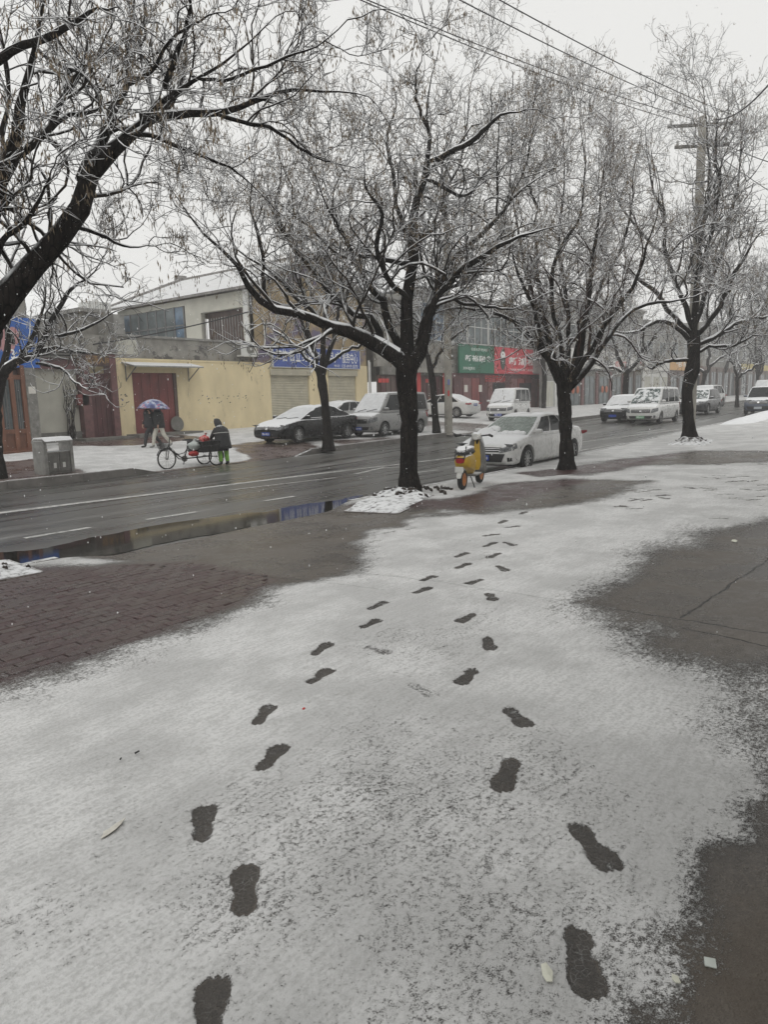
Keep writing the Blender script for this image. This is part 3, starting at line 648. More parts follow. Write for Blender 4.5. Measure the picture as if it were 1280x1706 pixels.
ww = bld('white_walled_house', 'low white-walled house with grey plinth left of the maroon gateway', fx(58), FY + .3)
wx0, wx1 = fx(40), fx(136) - .02
B('wall', 'pale render', ww, wx0, wx1, FY + .3, FY + .6, .95, 3.55); B('plinth', 'grey plinth', ww, wx0, wx1, FY + .22, FY + .6, .1, .95)
B('cornice', 'maroon tile', ww, wx0, wx1 + .05, FY + .1, FY + .6, 3.55, 4.0)
for k in range(3): B('cornice_slab', 'concrete slab', ww, wx0, wx1 - .1 * k, FY - .15 - .1 * k, FY + .62 + .01 * k, 4.0 + k * .12, 4.08 + k * .12)
for k in range(5): B('block_course', 'grey stone', ww, wx0, wx1 - .2, FY + .35, FY + .8, 4.37 + k * .2, 4.56 + k * .2)
B('upper_wall', 'grey render', ww, wx0, wx1 - .4, FY + 2, FY + 9, 4.2, 5.6)
MB().add([(wx0 - 1, FY + 1.6, 5.35), (wx1 - .2, FY + 1.6, 5.55), (wx1 - .2, FY + 9, 6.9), (wx0 - 1, FY + 9, 6.7), (wx0 - 1, FY + 1.6, 5.5), (wx1 - .2, FY + 1.6, 5.7), (wx1 - .2, FY + 9, 7.05), (wx0 - 1, FY + 9, 6.85)], [(0, 1, 2, 3), (4, 7, 6, 5), (0, 4, 5, 1), (1, 5, 6, 2), (2, 6, 7, 3), (3, 7, 4, 0)]).build('roof', 'concrete slab', ww, world=True)
tag(MB().box(fx(128), fx(128) + .5, FY - .05, FY + .2, 2.05, 2.5).build('meter_box', 'maroon paint'), 'small red box on the white wall by the gateway post', 'box')
AY = 26.
sa = bld('corner_shop', 'brown timber shop with glazed double door at the left edge', fx(-60, AY), AY)
a0, a1, a2 = fx(-130, AY), fx(44, AY), fx(61, AY)
B('wall', 'grey stone', sa, a1, a2, AY, AY + .5, .1, 3.5); B('wall', 'grey stone', sa, a2 - .3, a2, AY + .5, FY + .2, .1, 3.5); B('wall', 'grey render', sa, a0, a2 - .02, AY + .12, AY + .4, 3.5, 6.2); B('wall', 'grey render', sa, a2 - .35, a2 - .03, AY + .4, FY + 6, 3.5, 6.0)
for k in range(6): B('stone_block', 'grey stone', sa, a1 + .01, a2 + .012, AY - .015, AY + .2, .2 + k * .55, .2 + k * .55 + .53)
B('wall', 'dark timber', sa, a0, a1, AY + .2, AY + .3, .1, 3.5)
for x in (fx(-70, AY), fx(-28, AY), fx(-2, AY), fx(21, AY), fx(40, AY)): B('door_post', 'brown wood', sa, x - .07, x + .07, AY - .03, AY + .2, .3, 3.5)
for z in (.42, 1.1, 3.0): B('door_rail', 'brown wood', sa, a0, a1, AY - .01, AY + .18, z, z + .16)
B('lower_panel', 'brown wood', sa, a0, a1, AY + .05, AY + .15, .5, 1.2)
for xa, xb in ((-66, -32), (-24, -6), (2, 17), (25, 36)): B('pane', 'window glass', sa, fx(xa, AY), fx(xb, AY), AY + .06, AY + .08, 1.26, 3.0)
for xa in (5, 10, 28, 32): B('door_bar', 'window frame', sa, fx(xa, AY), fx(xa, AY) + .03, AY + .03, AY + .05, 1.26, 3.0)
B('step', 'brown wood', sa, a0, fx(56, AY), AY - .6, AY, .2, .5)
B('notice', 'paper', sa, a1 + .08, a1 + .33, AY - .022, AY - .016, 2.5, 2.75)
s2 = board('shop_sign', 'bright blue sign with pink picture and white digits above the brown door', 'light blue board', a0, fx(71, AY), 3.42, 5.15, AY + .1, None)
text('20', fx(38, AY), fx(51, AY), 3.72, 4.05, AY - .03, 'white letter', s2, thick=.02); text('13', fx(18, AY), fx(31, AY), 3.72, 4.05, AY - .03, 'white letter', s2, thick=.02)
for xa, za, w_ in ((20, 4.35, .3), (-6, 4.3, .35), (32, 4.5, .2), (6, 4.6, .2)):
    MB().lathe([(w_, 0), (w_ * .97, .006)], 14, Matrix.Translation((fx(xa, AY), AY - .021, za)) @ Matrix.Rotation(R(90), 4, 'X') @ Matrix.Diagonal((1, 1.6, 1, 1))).build('printed_picture', 'pink print', s2, world=True)
# roof-top tank and the roofs behind
tk0, tk1 = fx(162, 40), fx(197, 40)
tk = bld('roof_tank', 'white tiled water tank standing on the flat roof', tk0, 40, 'tank', 6.5)
B('body', 'white tile', tk, tk0, tk1, 40, 41.2, fz(180, 524, 40), fz(180, 504, 40)); MB().lathe([(.2, 0), (.2, .1), (.1, .2)], 12, Matrix.Translation(((tk0 + tk1) / 2, 40.5, fz(180, 504, 40)))).build('hatch', 'white tile', tk, world=True)
for k in range(9): x = tk0 + (tk1 - tk0) * (k + .5) / 9; B('tile_joint', 'grey plinth', tk, x - .012, x + .012, 39.992, 39.999, fz(180, 522, 40), fz(180, 505, 40))
B('base', 'concrete slab', tk, tk0 - 1.5, tk1 + .5, 39.5, 42, 4, fz(180, 524.5, 40))
bh = bld('rear_house', 'snow-roofed house half hidden behind the flank of the yellow house', 16, 46)
B('wall', 'pale render', bh, 15, 30, 46, 56, 0, 7.6)
MB().prism([(45.4, 7.5), (51, 10.1), (56.6, 7.5)], 14.5, 30.5, 0).build('roof', 'snowed roof', bh, world=True)
# ---- the brown shopfront with red couplets
CY = 28.2; cx0, cx1 = XR + .42, fx(740, CY); hC = float(hz(40))
cs = bld('brown_shop', 'dark brown timber shopfront hung with red paper couplets', cx0, CY)
B('wall', 'dark timber', cs, cx0, cx1, CY + .1, CY + .4, .2, 4.0)
for i in range(14):
    x = cx0 + (cx1 - cx0) * i / 14; B('door_leaf', 'dark timber' if i % 3 else 'dark maroon', cs, x + .03, x + (cx1 - cx0) / 14 - .03, CY + .04, CY + .1, .6, 3.4)
    B('leaf_panel', 'brown wood', cs, x + .14, x + (cx1 - cx0) / 14 - .14, CY + .015, CY + .04, .8, 2.0)
B('fascia', 'grey plinth', cs, cx0, cx1, CY - .1, CY + .39, 3.5, 4.02)
for x in (696, 739): B('couplet', 'red paper', cs, fx(x, CY) - .22, fx(x, CY) + .22, CY - .14, CY - .125, 1.2, 3.75)
for x in (634, 640, 646, 712): B('couplet', 'red paper', cs, fx(x, CY) - .16, fx(x, CY) + .16, CY - .008, CY + .005, 3.0, 3.25)
B('upper_wall', 'grey render', cs, cx0, cx1, CY + .3, CY + .6, 4.02, 8.2); B('panel', 'white trim', cs, fx(716, CY), fx(764, CY), CY + .05, CY + .29, 4.0, 5.2)
B('roof', 'concrete slab', cs, cx0 - .2, cx1, CY - .2, CY + 9, 8.2, 8.45)
# ---- the two-storey block with green and red signs
DY = 27.4; dx0, dx1 = fx(702, DY), fx(908, DY); e0 = float(hz(48))
ds = bld('market_block', 'two-storey block with strip windows over green and red shop signs', dx0, DY)
zsb, zst = fz(800, 622, DY), fz(800, 576, DY); zw = fz(780, 514, DY)
B('wall', 'dark maroon', ds, cx1 + .01, dx1, DY + .1, DY + .4, .2, zsb); B('upper_wall', 'grey render', ds, dx0, dx1, DY + .3, DY + .6, zsb, zw + .6); B('side_wall', 'grey render', ds, dx0 - .3, dx0, DY + .32, DY + 10, zsb - .5, zw + .6)
for i in range(6):
    xa = dx0 + .3 + (dx1 - dx0 - .6) * i / 6; window(ds, xa + .12, xa + (dx1 - dx0 - .6) / 6 - .12, DY + .27, zst + .15, zw, 3, 2, 'white trim', 'blue tinted glass' if i == 0 else 'window glass')
B('eave', 'concrete slab', ds, dx0 - .5, dx1 + .2, DY - .2, DY + 1, zw + .6, zw + .8)
MB().prism([(DY - .3, zw + .81), (DY + 5, zw + 2.4), (DY + 10.5, zw + .81)], dx0 - .4, dx1 + .1, 0).build('roof', 'snowed roof', ds, world=True)
for i in range(12):
    xa = cx1 + .1 + (dx1 - cx1 - .2) * i / 12; B('door_leaf', ('dark maroon', 'maroon tile', 'maroon paint')[i % 3], ds, xa + .04, xa + (dx1 - cx1 - .2) / 12 - .04, DY + .03, DY + .1, .7, zsb - .35)
for x in (832, 876): B('doorway', 'doorway shade', ds, fx(x - 10, DY), fx(x + 10, DY), DY + .005, DY + .028, .7, zsb - .7)  # flat near-black panels, the shade inside open doorways put into the colour
for x in (777, 801): B('notice', 'paper', ds, fx(x, DY) - .22, fx(x, DY) + .22, DY - .005, DY + .02, zsb - 1.35, zsb - .85)
text('日日百货超市', fx(809, DY), fx(842, DY), zsb - .62, zsb - .12, DY - .01, 'red letter', ds, thick=.01)
gs = board('shop_sign', 'green grocery sign with white characters', 'green board', fx(764, DY), fx(822, DY) - .02, zsb, zst, DY, None)
Yl = DY - .125
g0, g1 = fx(764, DY), fx(822, DY); hh = zst - zsb; u = lambda a: g0 + (g1 - g0) * a
text('新裕副食', u(.15), u(.92), zsb + hh * .42, zsb + hh * .64, Yl, 'white letter', gs, thick=.02); text('名烟名酒 粮油调料', u(.32), u(.85), zsb + hh * .80, zsb + hh * .90, Yl, 'white letter', gs); text('新鲜直营店', u(.1), u(.42), zsb + hh * .12, zsb + hh * .22, Yl, 'white letter', gs)
rs_ = board('shop_sign', 'red sign with green oval emblem and large white characters', 'red board', g1, fx(906, DY), zsb, zst, DY, None)
r0, r1 = g1, fx(906, DY); u = lambda a: r0 + (r1 - r0) * a
text('新渝松饭', u(.26), u(.98), zsb + hh * .34, zsb + hh * .66, Yl, 'white letter', rs_, thick=.02); text('订做各种糕点礼品蛋糕烟酒百货', u(.26), u(.99), zsb + hh * .12, zsb + hh * .22, Yl, 'white letter', rs_); text('订 点', u(.28), u(.75), zsb + hh * .74, zsb + hh * .84, Yl, 'white letter', rs_)
MB().lathe([(.42, 0), (.42, .012)], 20, Matrix.Translation((u(.15), Yl + .004, zsb + hh * .55)) @ Matrix.Rotation(R(90), 4, 'X') @ Matrix.Diagonal((1, 1.9, 1, 1))).build('emblem', 'dark green print', rs_, world=True)
MB().lathe([(.36, 0), (.36, .012)], 20, Matrix.Translation((u(.15), Yl - .012, zsb + hh * .70)) @ Matrix.Rotation(R(90), 4, 'X') @ Matrix.Diagonal((1, .8, 1, 1))).build('emblem', 'white letter', rs_, world=True)
text('Y', u(.13), u(.17), zsb + hh * .38, zsb + hh * .5, Yl - .016, 'white letter', rs_)
# ---- further shops
EY = 26.2
def far_shop(name, label, xa, xb, mt, ysb, yst, top, nd, door, Y=EY, signs=(), slabel='', smat='white board'):
    x0, x1 = fx(xa, Y), fx(xb, Y); zb, zt = fz((xa + xb) / 2, ysb, Y), fz((xa + xb) / 2, yst, Y); zu = fz((xa + xb) / 2, top, Y)
    s = bld(name, label, x0, Y); B('wall', mt, s, x0, x1, Y + .2, Y + .5, .2, zb); B('upper_wall', 'grey far wall', s, x0, x1, Y + .25, Y + 8, zb, zu); B('roof', 'concrete slab', s, x0 - .1, x1 - .05, Y - .2, Y + 8.2, zu, zu + .25)
    wd = (x1 - x0) / nd
    for i in range(nd):
        a = x0 + wd * i; B('post', 'maroon tile' if door == 'red' else 'white trim' if door == 'white' else 'dark timber', s, a, a + wd * .14, Y + .08, Y + .2, .6, zb - .2)
        f = window(s, a + wd * .26, a + wd * .88, Y + .18, 1.0, zb - .7, 2, 1, 'window frame' if door != 'white' else 'white trim', 'window glass' if door != 'white' else 'pale render')
        if door == 'red' and i in (0, 2):
            for q in (.42, .72): MB().lathe([(.05, -.35), (.28, -.2), (.3, 0), (.28, .2), (.05, .35)], 10, Matrix.Translation((a + wd * q, Y + .05, zb - 1.9)) @ Matrix.Diagonal((1, .15, 1, 1))).build('paper_lantern', 'orange lantern', s, world=True, smooth=True)
    for i in range(max(2, nd - 1)):
        a = x0 + (x1 - x0) * (i + .25) / max(2, nd - 1); window(s, a, a + (x1 - x0) * .5 / max(2, nd - 1), Y + .22, zt + .5, min(zu - .4, zt + 2.0), 2, 1, 'white trim')
    if slabel:
        b_ = board('shop_sign', slabel, smat, x0 + .1, x1 - .1, zb, zt, Y + .1, None)
        for tx, a, c_, lo, hi_, lm in signs: text(tx, x0 + (x1 - x0) * a, x0 + (x1 - x0) * c_, zb + (zt - zb) * lo, zb + (zt - zb) * hi_, Y - .03, lm, b_, thick=.015)
    return s
far_shop('plain_shop', 'grey shop with bare shutters behind the second street tree', 908, 945, 'grey far wall', 622, 590, 520, 2, 'white', signs=(), slabel='')
far_shop('lantern_shop', 'grey shop with orange paper lanterns on its glass doors', 945, 1058, 'grey plinth', 615, 584, 515, 5, 'red', signs=(('五金建材', .42, .62, .15, .5, 'black letter'), ('灯饰 门窗', .66, .88, .15, .5, 'red letter')), slabel='white sign with small black and red characters over the lantern shop')
far_shop('red_logo_shop', 'narrow shop with a white and red corner sign', 1058, 1072, 'grey plinth', 615, 588, 520, 1, 'dark', signs=(('R', .2, .75, .3, .85, 'red letter'),), slabel='small white sign with a red letter mark')
far_shop('white_shop', 'white-fronted shop with pale doors behind the slim grey post', 1072, 1115, 'white board', 617, 599, 540, 3, 'white', signs=(('电动车行', .4, .75, .25, .75, 'black letter'),), slabel='white sign with black characters next to the orange sign')
far_shop('orange_sign_shop', 'dark shopfront under an orange sign', 1115, 1172, 'brown far front', 617.5, 599.5, 545, 4, 'dark', signs=(('名车美容', .2, .75, .3, .8, 'white letter'),), slabel='orange sign with pale characters beside the third street tree', smat='orange board')
far_shop('grey_shop', 'long dim grey shopfront beyond the parked cars', 1172, 1234, 'brown far front', 612, 600, 545, 6, 'dark', Y=25.5)
mat('yellow board', (.5, .4, .12), .5)
far_shop('yellow_sign_shop', 'hazy shopfront under a dull yellow sign at the far right', 1234, 1300, 'brown far front', 617, 608, 560, 7, 'dark', Y=25., slabel='dull yellow sign far along the street at the right edge', smat='yellow board')
far_shop('last_shop', 'faint shop block beyond the yellow sign', 1300, 1370, 'grey far wall', 620, 610, 570, 6, 'dark', Y=24.)
# ---- unseen shop wall and eave behind the camera, placed to shade this end of the forecourt
o = MB().box(-14, 34, -1.6, -1.3, 0, 5.0).box(-14, 34, -1.3, -.25, 3.6, 3.8).build('wall', 'grey far wall'); tag(o, kind='structure')
# ================================================================== trees
m, t, b = nodes('wet bark'); co = coords(t, True, (1, 1, .22))
vo = N(t, 'ShaderNodeTexVoronoi', feature='DISTANCE_TO_EDGE', i_Scale=17); t.links.new(co, vo.inputs['Vector'])
n1 = noise(t, co, 9, 6, .65); fs = noise(t, coords(t), 70, 4, .6); fz_ = noise(t, coords(t), 5, 4, .6)
c = mix_(t, rng_(t, n1, .3, .7), (.006, .005, .0045), (.026, .021, .018)); c = mix_(t, rng_(t, vo.outputs[0], 0, .12), (.003, .003, .003), c)
geo = N(t, 'ShaderNodeNewGeometry'); sx = N(t, 'ShaderNodeSeparateXYZ'); t.links.new(geo.outputs['Normal'], sx.inputs[0])
v = math_(t, 'ADD', sx.outputs[2], math_(t, 'MULTIPLY', math_(t, 'SUBTRACT', fz_, .5), .9)); f = rng_(t, v, .45, .85)
sp = rng_(t, math_(t, 'ADD', fs, math_(t, 'MULTIPLY', math_(t, 'SUBTRACT', fz_, .5), .3)), .66, .74, 0, .45)
f = math_(t, 'MAXIMUM', f, sp); t.links.new(mix_(t, f, c, SNOW), b.inputs['Base Color']); b.inputs['Roughness'].default_value = .8; b.inputs['Specular IOR Level'].default_value = .12
bn = N(t, 'ShaderNodeBump', i_Strength=.9, i_Distance=.03); t.links.new(vo.outputs[0], bn.inputs['Height']); t.links.new(bn.outputs[0], b.inputs['Normal'])
mat('branch bark', (.026, .021, .018), .8, .35, 6, 0, snow=1., snz=(.10, .60), spec=.15)
mat('reddish bark', (.045, .028, .023), .8, .35, 6, 0, snow=1., snz=(-.05, .50), spec=.15)
mat('branch snow', (.87, .875, .885), .95, .04, 5, 0)
mat('seed pod', (.17, .13, .085), .8, .5, 30, 0)
mat('pit soil', (.045, .036, .03), .9, .4, 9, .5, 25, snow=1., snz=(.72, 1.05), bdist=.03)
mat('pit edging', (.12, .105, .095), .6, .3, 4, .3, 30, snow=.6, snz=(.8, 1.1))
def unit(v): return v / (np.linalg.norm(v, axis=-1, keepdims=True) + 1e-9)
def tubes(pts, rad, sides):
    """pts (N,m,3), rad (N,m) -> verts, quads"""
    n, m_, _ = pts.shape; T = np.empty_like(pts); T[:, 1:-1] = pts[:, 2:] - pts[:, :-2]; T[:, 0] = pts[:, 1] - pts[:, 0]; T[:, -1] = pts[:, -1] - pts[:, -2]; T = unit(T)
    mean = unit(pts[:, -1] - pts[:, 0]); ref = np.where(np.abs(mean[:, 2:3]) < .75, np.array([[0, 0, 1.]]), np.array([[1., 0, 0]]))
    U = unit(np.cross(T, ref[:, None, :])); V = np.cross(U, T); a = np.arange(sides) * 2 * math.pi / sides + .5
    P = pts[:, :, None, :] + rad[:, :, None, None] * (U[:, :, None, :] * np.cos(a)[:, None] + V[:, :, None, :] * np.sin(a)[:, None])
    idx = np.arange(n * m_ * sides).reshape(n, m_, sides); nx = np.roll(idx, -1, 2)
    return P.reshape(-1, 3), np.stack([idx[:, :-1], nx[:, :-1], nx[:, 1:], idx[:, 1:]], -1).reshape(-1, 4)
def join(parts):
    V, Fq, k = [], [], 0
    for v, f in parts: V.append(v); Fq.append(f + k); k += len(v)
    return np.concatenate(V), np.concatenate(Fq)
def smooth_path(P, rr, m_):
    """Catmull-Rom through the control points, resampled to m_ nodes"""
    P = np.asarray(P, float); n = len(P); E = np.vstack([2 * P[0] - P[1], P, 2 * P[-1] - P[-2]])
    seg = np.linalg.norm(np.diff(P, axis=0), axis=1); s = np.concatenate([[0], np.cumsum(seg)]); q = np.linspace(0, s[-1], m_)
    i = np.clip(np.searchsorted(s, q, side='right') - 1, 0, n - 2); t_ = ((q - s[i]) / (seg[i] + 1e-9))[:, None]
    a, b_, c_, d = E[i], E[i + 1], E[i + 2], E[i + 3]
    X = .5 * (2 * b_ + (c_ - a) * t_ + (2 * a - 5 * b_ + 4 * c_ - d) * t_ ** 2 + (3 * b_ - a - 3 * c_ + d) * t_ ** 3)
    return X, np.interp(q, s, rr)
def grow(g, P, D, Rr, L, n, wig, up, tip=.35):
    """N branches at once: start P, direction D, radius, length -> nodes and radii"""
    k = len(P); pts = np.empty((k, n + 1, 3)); pts[:, 0] = P; d = unit(D); step = (L / n)[:, None]; bias = g.normal(0, wig * .6, (k, 3))
    ax = unit(g.normal(0, 1, (k, 3))) * g.uniform(.0, 1., (k, 1)) * wig * 1.9; fl_ = g.integers(1, n + 1, k)[:, None]
    for j in range(n):
        d = unit(np.cross(ax, d) * np.where(j < fl_, 1, -1) + d + g.normal(0, wig, (k, 3)) + bias * (1 if j < n / 2 else -.7) + np.array([0, 0, up[j] if hasattr(up, '__len__') else up])); pts[:, j + 1] = pts[:, j] + d * step
    rad = Rr[:, None] * np.linspace(1, tip, n + 1)[None]
    return pts, rad
def sprout(g, pts, rad, per, lo, hi, ang, lmul, rmul, lmax, rmin):
    """choose places on parent branches and directions for their children"""
    k, m_, _ = pts.shape; cnt = g.poisson(per, k) if np.isscalar(per) else g.poisson(per); par = np.repeat(np.arange(k), cnt); s = g.uniform(lo, hi, len(par)) * (m_ - 1)
    i = np.minimum(s.astype(int), m_ - 2); f = (s - i)[:, None]; p = pts[par, i] * (1 - f) + pts[par, i + 1] * f; r = rad[par, i] * (1 - f[:, 0]) + rad[par, i + 1] * f[:, 0]
    d = unit(pts[par, i + 1] - pts[par, i]); rv = unit(g.normal(0, 1, (len(par), 3)) + np.array([0, 0, .25])); side = unit(rv - d * np.sum(rv * d, 1, keepdims=True))
    a = g.uniform(*ang, len(par))[:, None]; dd = d * np.cos(a) + side * np.sin(a); dd = unit(dd + np.array([0, 0, .28]))
    plen = np.linalg.norm(np.diff(pts, axis=1), axis=2).sum(1)[par]
    L = np.minimum(plen * g.uniform(*lmul, len(par)) * (1.15 - .55 * s / (m_ - 1)), lmax); return p, dd, np.maximum(np.minimum(r * g.uniform(*rmul, len(par)), L * .017), rmin), L
def tree(name, label, trunk, limbs, D, seed, dens=1., pods=1., bark='branch bark', lens=(2.2, 1.15, .55), twig=.0045, snowk=1., zbase=None, group='street trees', wig=.205, tl=5.2):
    g = np.random.default_rng(seed); pxm = FPX / D
    def path(ctrl, d0, d1, m_):
        n = len(ctrl); P = [atd(x, y, D + d0 + (d1 - d0) * (i / (n - 1)) ** 1.2) for i, (x, y, w_) in enumerate(ctrl)]; return smooth_path(P, [w_ / pxm / 2 * .82 for _, _, w_ in ctrl], m_)
    TP, TR = path(trunk, 0, 0, 18)
    base = TP[0].copy(); root = empty(name, base); tag(root, label, 'tree', group)
    def child(nm, V, Fq, mt, smooth=True, par=root, kind=None):
        me = mesh_np(nm, V - base, Fq, smooth); me.materials.append(MATS[mt]); o = link(bpy.data.objects.new(nm, me), par)
        if kind: o['kind'] = kind
        return o
    # trunk with root flare and lumps
    fl = 1 + .75 * np.exp(-np.arange(18) / 1.1); TRr = TR * (1 + .06 * g.normal(0, 1, 18)); TRr[:3] *= fl[:3] ** .6
    V, Fq = tubes(TP[None], TRr[None], 18); lump = 1 + .08 * np.sin(np.arange(len(V)) * 1.7) * g.random(len(V)); cen = np.repeat(TP, 18, 0); V = cen + (V - cen) * lump[:, None]
    V[:18, 2] -= .12
    child('trunk', V, Fq, 'wet bark')
    LP, LR, cnt = [], [], []
    for ctrl, d0, d1 in limbs:
        p, r = path(ctrl, d0, d1, 16); j = np.cumsum(g.normal(0, .022 * D / 14, (16, 3)), 0); j -= j[0]; LP.append(p + j); LR.append(r)
    LP, LR = np.array(LP), np.array(LR); LR = LR * np.interp(np.arange(16), [0, 1, 9, 15], [.7, 1, 1, .35]); main = tubes(LP, np.maximum(LR, twig * 1.6), 9)
    limb = child('limbs', *main, 'wet bark')
    ln = np.linalg.norm(np.diff(LP, axis=1), axis=2).sum(1)
    # three orders of branches
    a = sprout(g, LP, LR, 2.3 * ln * dens + 1.5, .12, 1., (.45, 1.2), (.35, .75), (.35, .62), lens[0], twig * 2)
    tipd = unit(LP[:, -1] - LP[:, -2]); ex = (LP[:, -1], tipd, np.maximum(LR[:, -1], twig * 2), np.full(len(LP), lens[0] * .75)); a = tuple(np.concatenate([u_, v_]) for u_, v_ in zip(a, ex))
    P1, R1 = grow(g, *a, 9, wig, .07, .3)
    bq = sprout(g, P1, R1, 6.6 * dens, .12, 1., (.4, 1.15), (.3, .75), (.5, .75), lens[1], twig * 1.4)
    P2, R2 = grow(g, *bq, 6, wig * 1.15, .03, .4)
    cq = sprout(g, np.concatenate([P2]), R2, tl * dens, .15, 1., (.35, 1.1), (.3, .85), (.6, .9), lens[2], twig)
    P3, R3 = grow(g, *cq, 3, wig * 1.45, [.03, -.05, -.14], .5)
    # tips of the limbs carry fine shoots as well
    dq = sprout(g, P1, R1, 3.0 * dens, .3, 1., (.35, 1.), (.15, .4), (.4, .6), lens[2] * 1.3, twig); P4, R4 = grow(g, *dq, 3, wig, .04, .5)
    P3, R3 = np.concatenate([P3, P4]), np.concatenate([R3, R4])
    crown = child('crown', *join([tubes(P1, R1, 5), tubes(P2, R2, 4), tubes(P3, R3, 3)]), bark)
    # snow lying along the upper side
    def lying(P, Rr, k, off):
        T = unit(np.gradient(P, axis=1)); hor = np.sqrt(np.clip(1 - T[..., 2] ** 2, 0, 1)); nz = .7 + .5 * g.random(Rr.shape)
        return P + np.array([0, 0, 1.]) * (Rr * off * hor)[..., None], (Rr * (.30 + .62 * hor) * nz + .0012) * k
    S = [tubes(*lying(LP[:, 1:], LR[:, 1:], .84, .58), 6), tubes(*lying(P1, R1, .92, .66), 4), tubes(*lying(P2[:, ::2], R2[:, ::2], 1.0, .8), 3)]
    keep = g.random(len(P3)) < .36 * snowk; S.append(tubes(*lying(P3[keep], R3[keep], 1.1, .9), 3))
    o = child('lying_snow', *join(S), 'branch snow', kind='stuff')
    # bunches of hanging seed pods
    if pods:
        tips = P3[g.random(len(P3)) < .34 * pods][:, -1]; nb = g.integers(6, 12, len(tips)); sl_ = np.repeat(g.uniform(.05, .22, len(tips)), nb); q = np.repeat(tips, nb, 0) + g.normal(0, .022, (nb.sum(), 3)); q[:, 2] -= sl_ * g.random(len(q)); n = len(q)
        l = g.uniform(.035, .075, n); a_ = g.uniform(0, 6.28, n); w_ = g.uniform(.004, .0075, n); sx_ = np.stack([np.cos(a_), np.sin(a_), 0 * a_], 1) * w_[:, None]; dn = np.stack([g.normal(0, .15, n), g.normal(0, .15, n), -np.ones(n)], 1) * l[:, None]; th = np.stack([-np.sin(a_), np.cos(a_), 0 * a_], 1) * w_[:, None] * .5
        V = np.stack([q, q + dn * .5 + sx_, q + dn, q + dn * .5 - sx_ + th], 1).reshape(-1, 3); k = np.arange(n)[:, None] * 4
        Fq = np.concatenate([k + np.array([[0, 1, 3]]), k + np.array([[1, 2, 3]])])
        child('seed_pods', V, Fq, 'seed pod', False, kind='stuff')
    return root
def L(d0, d1, *c): return (list(c), d0, d1)
# the tree in the middle
T1 = atz(684, 822, z_near); D1 = proj(T1)[2]
tree('street_tree', 'large dark tree in the middle, trunk rising from a snowy kerbside pit', [(684, 824, 40), (681, 790, 37), (682, 740, 34), (681, 680, 36), (677, 630, 42), (680, 596, 44)], [
    L(0, .3, (679, 612, 34), (678, 560, 27), (682, 490, 24), (688, 440, 22), (684, 390, 20), (690, 345, 16), (706, 300, 14), (718, 240, 11), (714, 190, 8), (722, 130, 5), (730, 95, 3)),
    L(-.1, 1.8, (684, 618, 34), (704, 570, 27), (716, 510, 22), (730, 475, 18), (752, 430, 16), (790, 395, 14), (830, 358, 11), (858, 325, 9), (900, 290, 6), (935, 270, 4)),
    L(0, -1.8, (680, 620, 36), (650, 594, 32), (610, 570, 29), (580, 553, 27), (545, 540, 21), (500, 522, 16), (450, 512, 15), (428, 492, 14), (405, 458, 12), (385, 430, 10), (345, 395, 8), (315, 355, 6), (300, 330, 4)),
    L(.1, 1.4, (676, 590, 20), (657, 557, 17), (644, 502, 16), (627, 484, 15), (611, 459, 13), (593, 434, 10), (583, 400, 8), (560, 350, 6), (545, 300, 4)),
    L(.05, .9, (640, 585, 16), (625, 530, 14), (600, 525, 13), (557, 491, 13), (532, 457, 12), (505, 427, 11), (487, 395, 9), (470, 350, 7), (480, 290, 5), (470, 240, 3)),
    L(0, -.8, (683, 437, 11), (650, 434, 10), (618, 429, 9), (589, 420, 8), (560, 380, 6), (530, 350, 5), (510, 300, 3)),
    L(0, -1.5, (712, 270, 10), (750, 255, 11), (790, 235, 10), (820, 205, 8), (850, 180, 6), (890, 170, 4)),
    L(0, 1.2, (687, 400, 11), (665, 350, 9), (655, 300, 8), (640, 240, 7), (650, 180, 5), (640, 130, 3)),
    L(0, -1.4, (700, 560, 16), (735, 490, 14), (770, 455, 13), (810, 425, 12), (850, 400, 9), (890, 385, 7), (930, 380, 4)),
    L(0, 1.6, (706, 300, 8), (740, 310, 8), (775, 325, 7), (810, 300, 6), (840, 260, 5), (870, 230, 3)),
    L(0, -2.2, (682, 500, 12), (650, 470, 11), (630, 420, 9), (640, 370, 8), (610, 320, 6), (600, 260, 4)),
    L(0, 2.2, (688, 450, 11), (700, 400, 10), (740, 370, 8), (745, 320, 7), (770, 270, 5), (780, 200, 4), (800, 120, 3)),
    L(0, 1.0, (545, 540, 10), (500, 500, 9), (470, 465, 8), (440, 440, 6), (400, 410, 5), (370, 360, 3)),
    L(0, -1.0, (450, 512, 9), (440, 460, 8), (432, 400, 7), (420, 340, 5), (430, 280, 3)),
    L(0, 1.0, (720, 510, 10), (760, 500, 7), (800, 512, 6), (840, 520, 5), (880, 505, 3)),
    L(0, -1.4, (715, 220, 8), (690, 170, 6), (680, 120, 4), (695, 80, 3)),
    L(0, 1.4, (590, 434, 8), (560, 420, 7), (520, 380, 6), (480, 350, 5), (440, 330, 3)),
], D1, 11, .96, 1.6, twig=.0042)
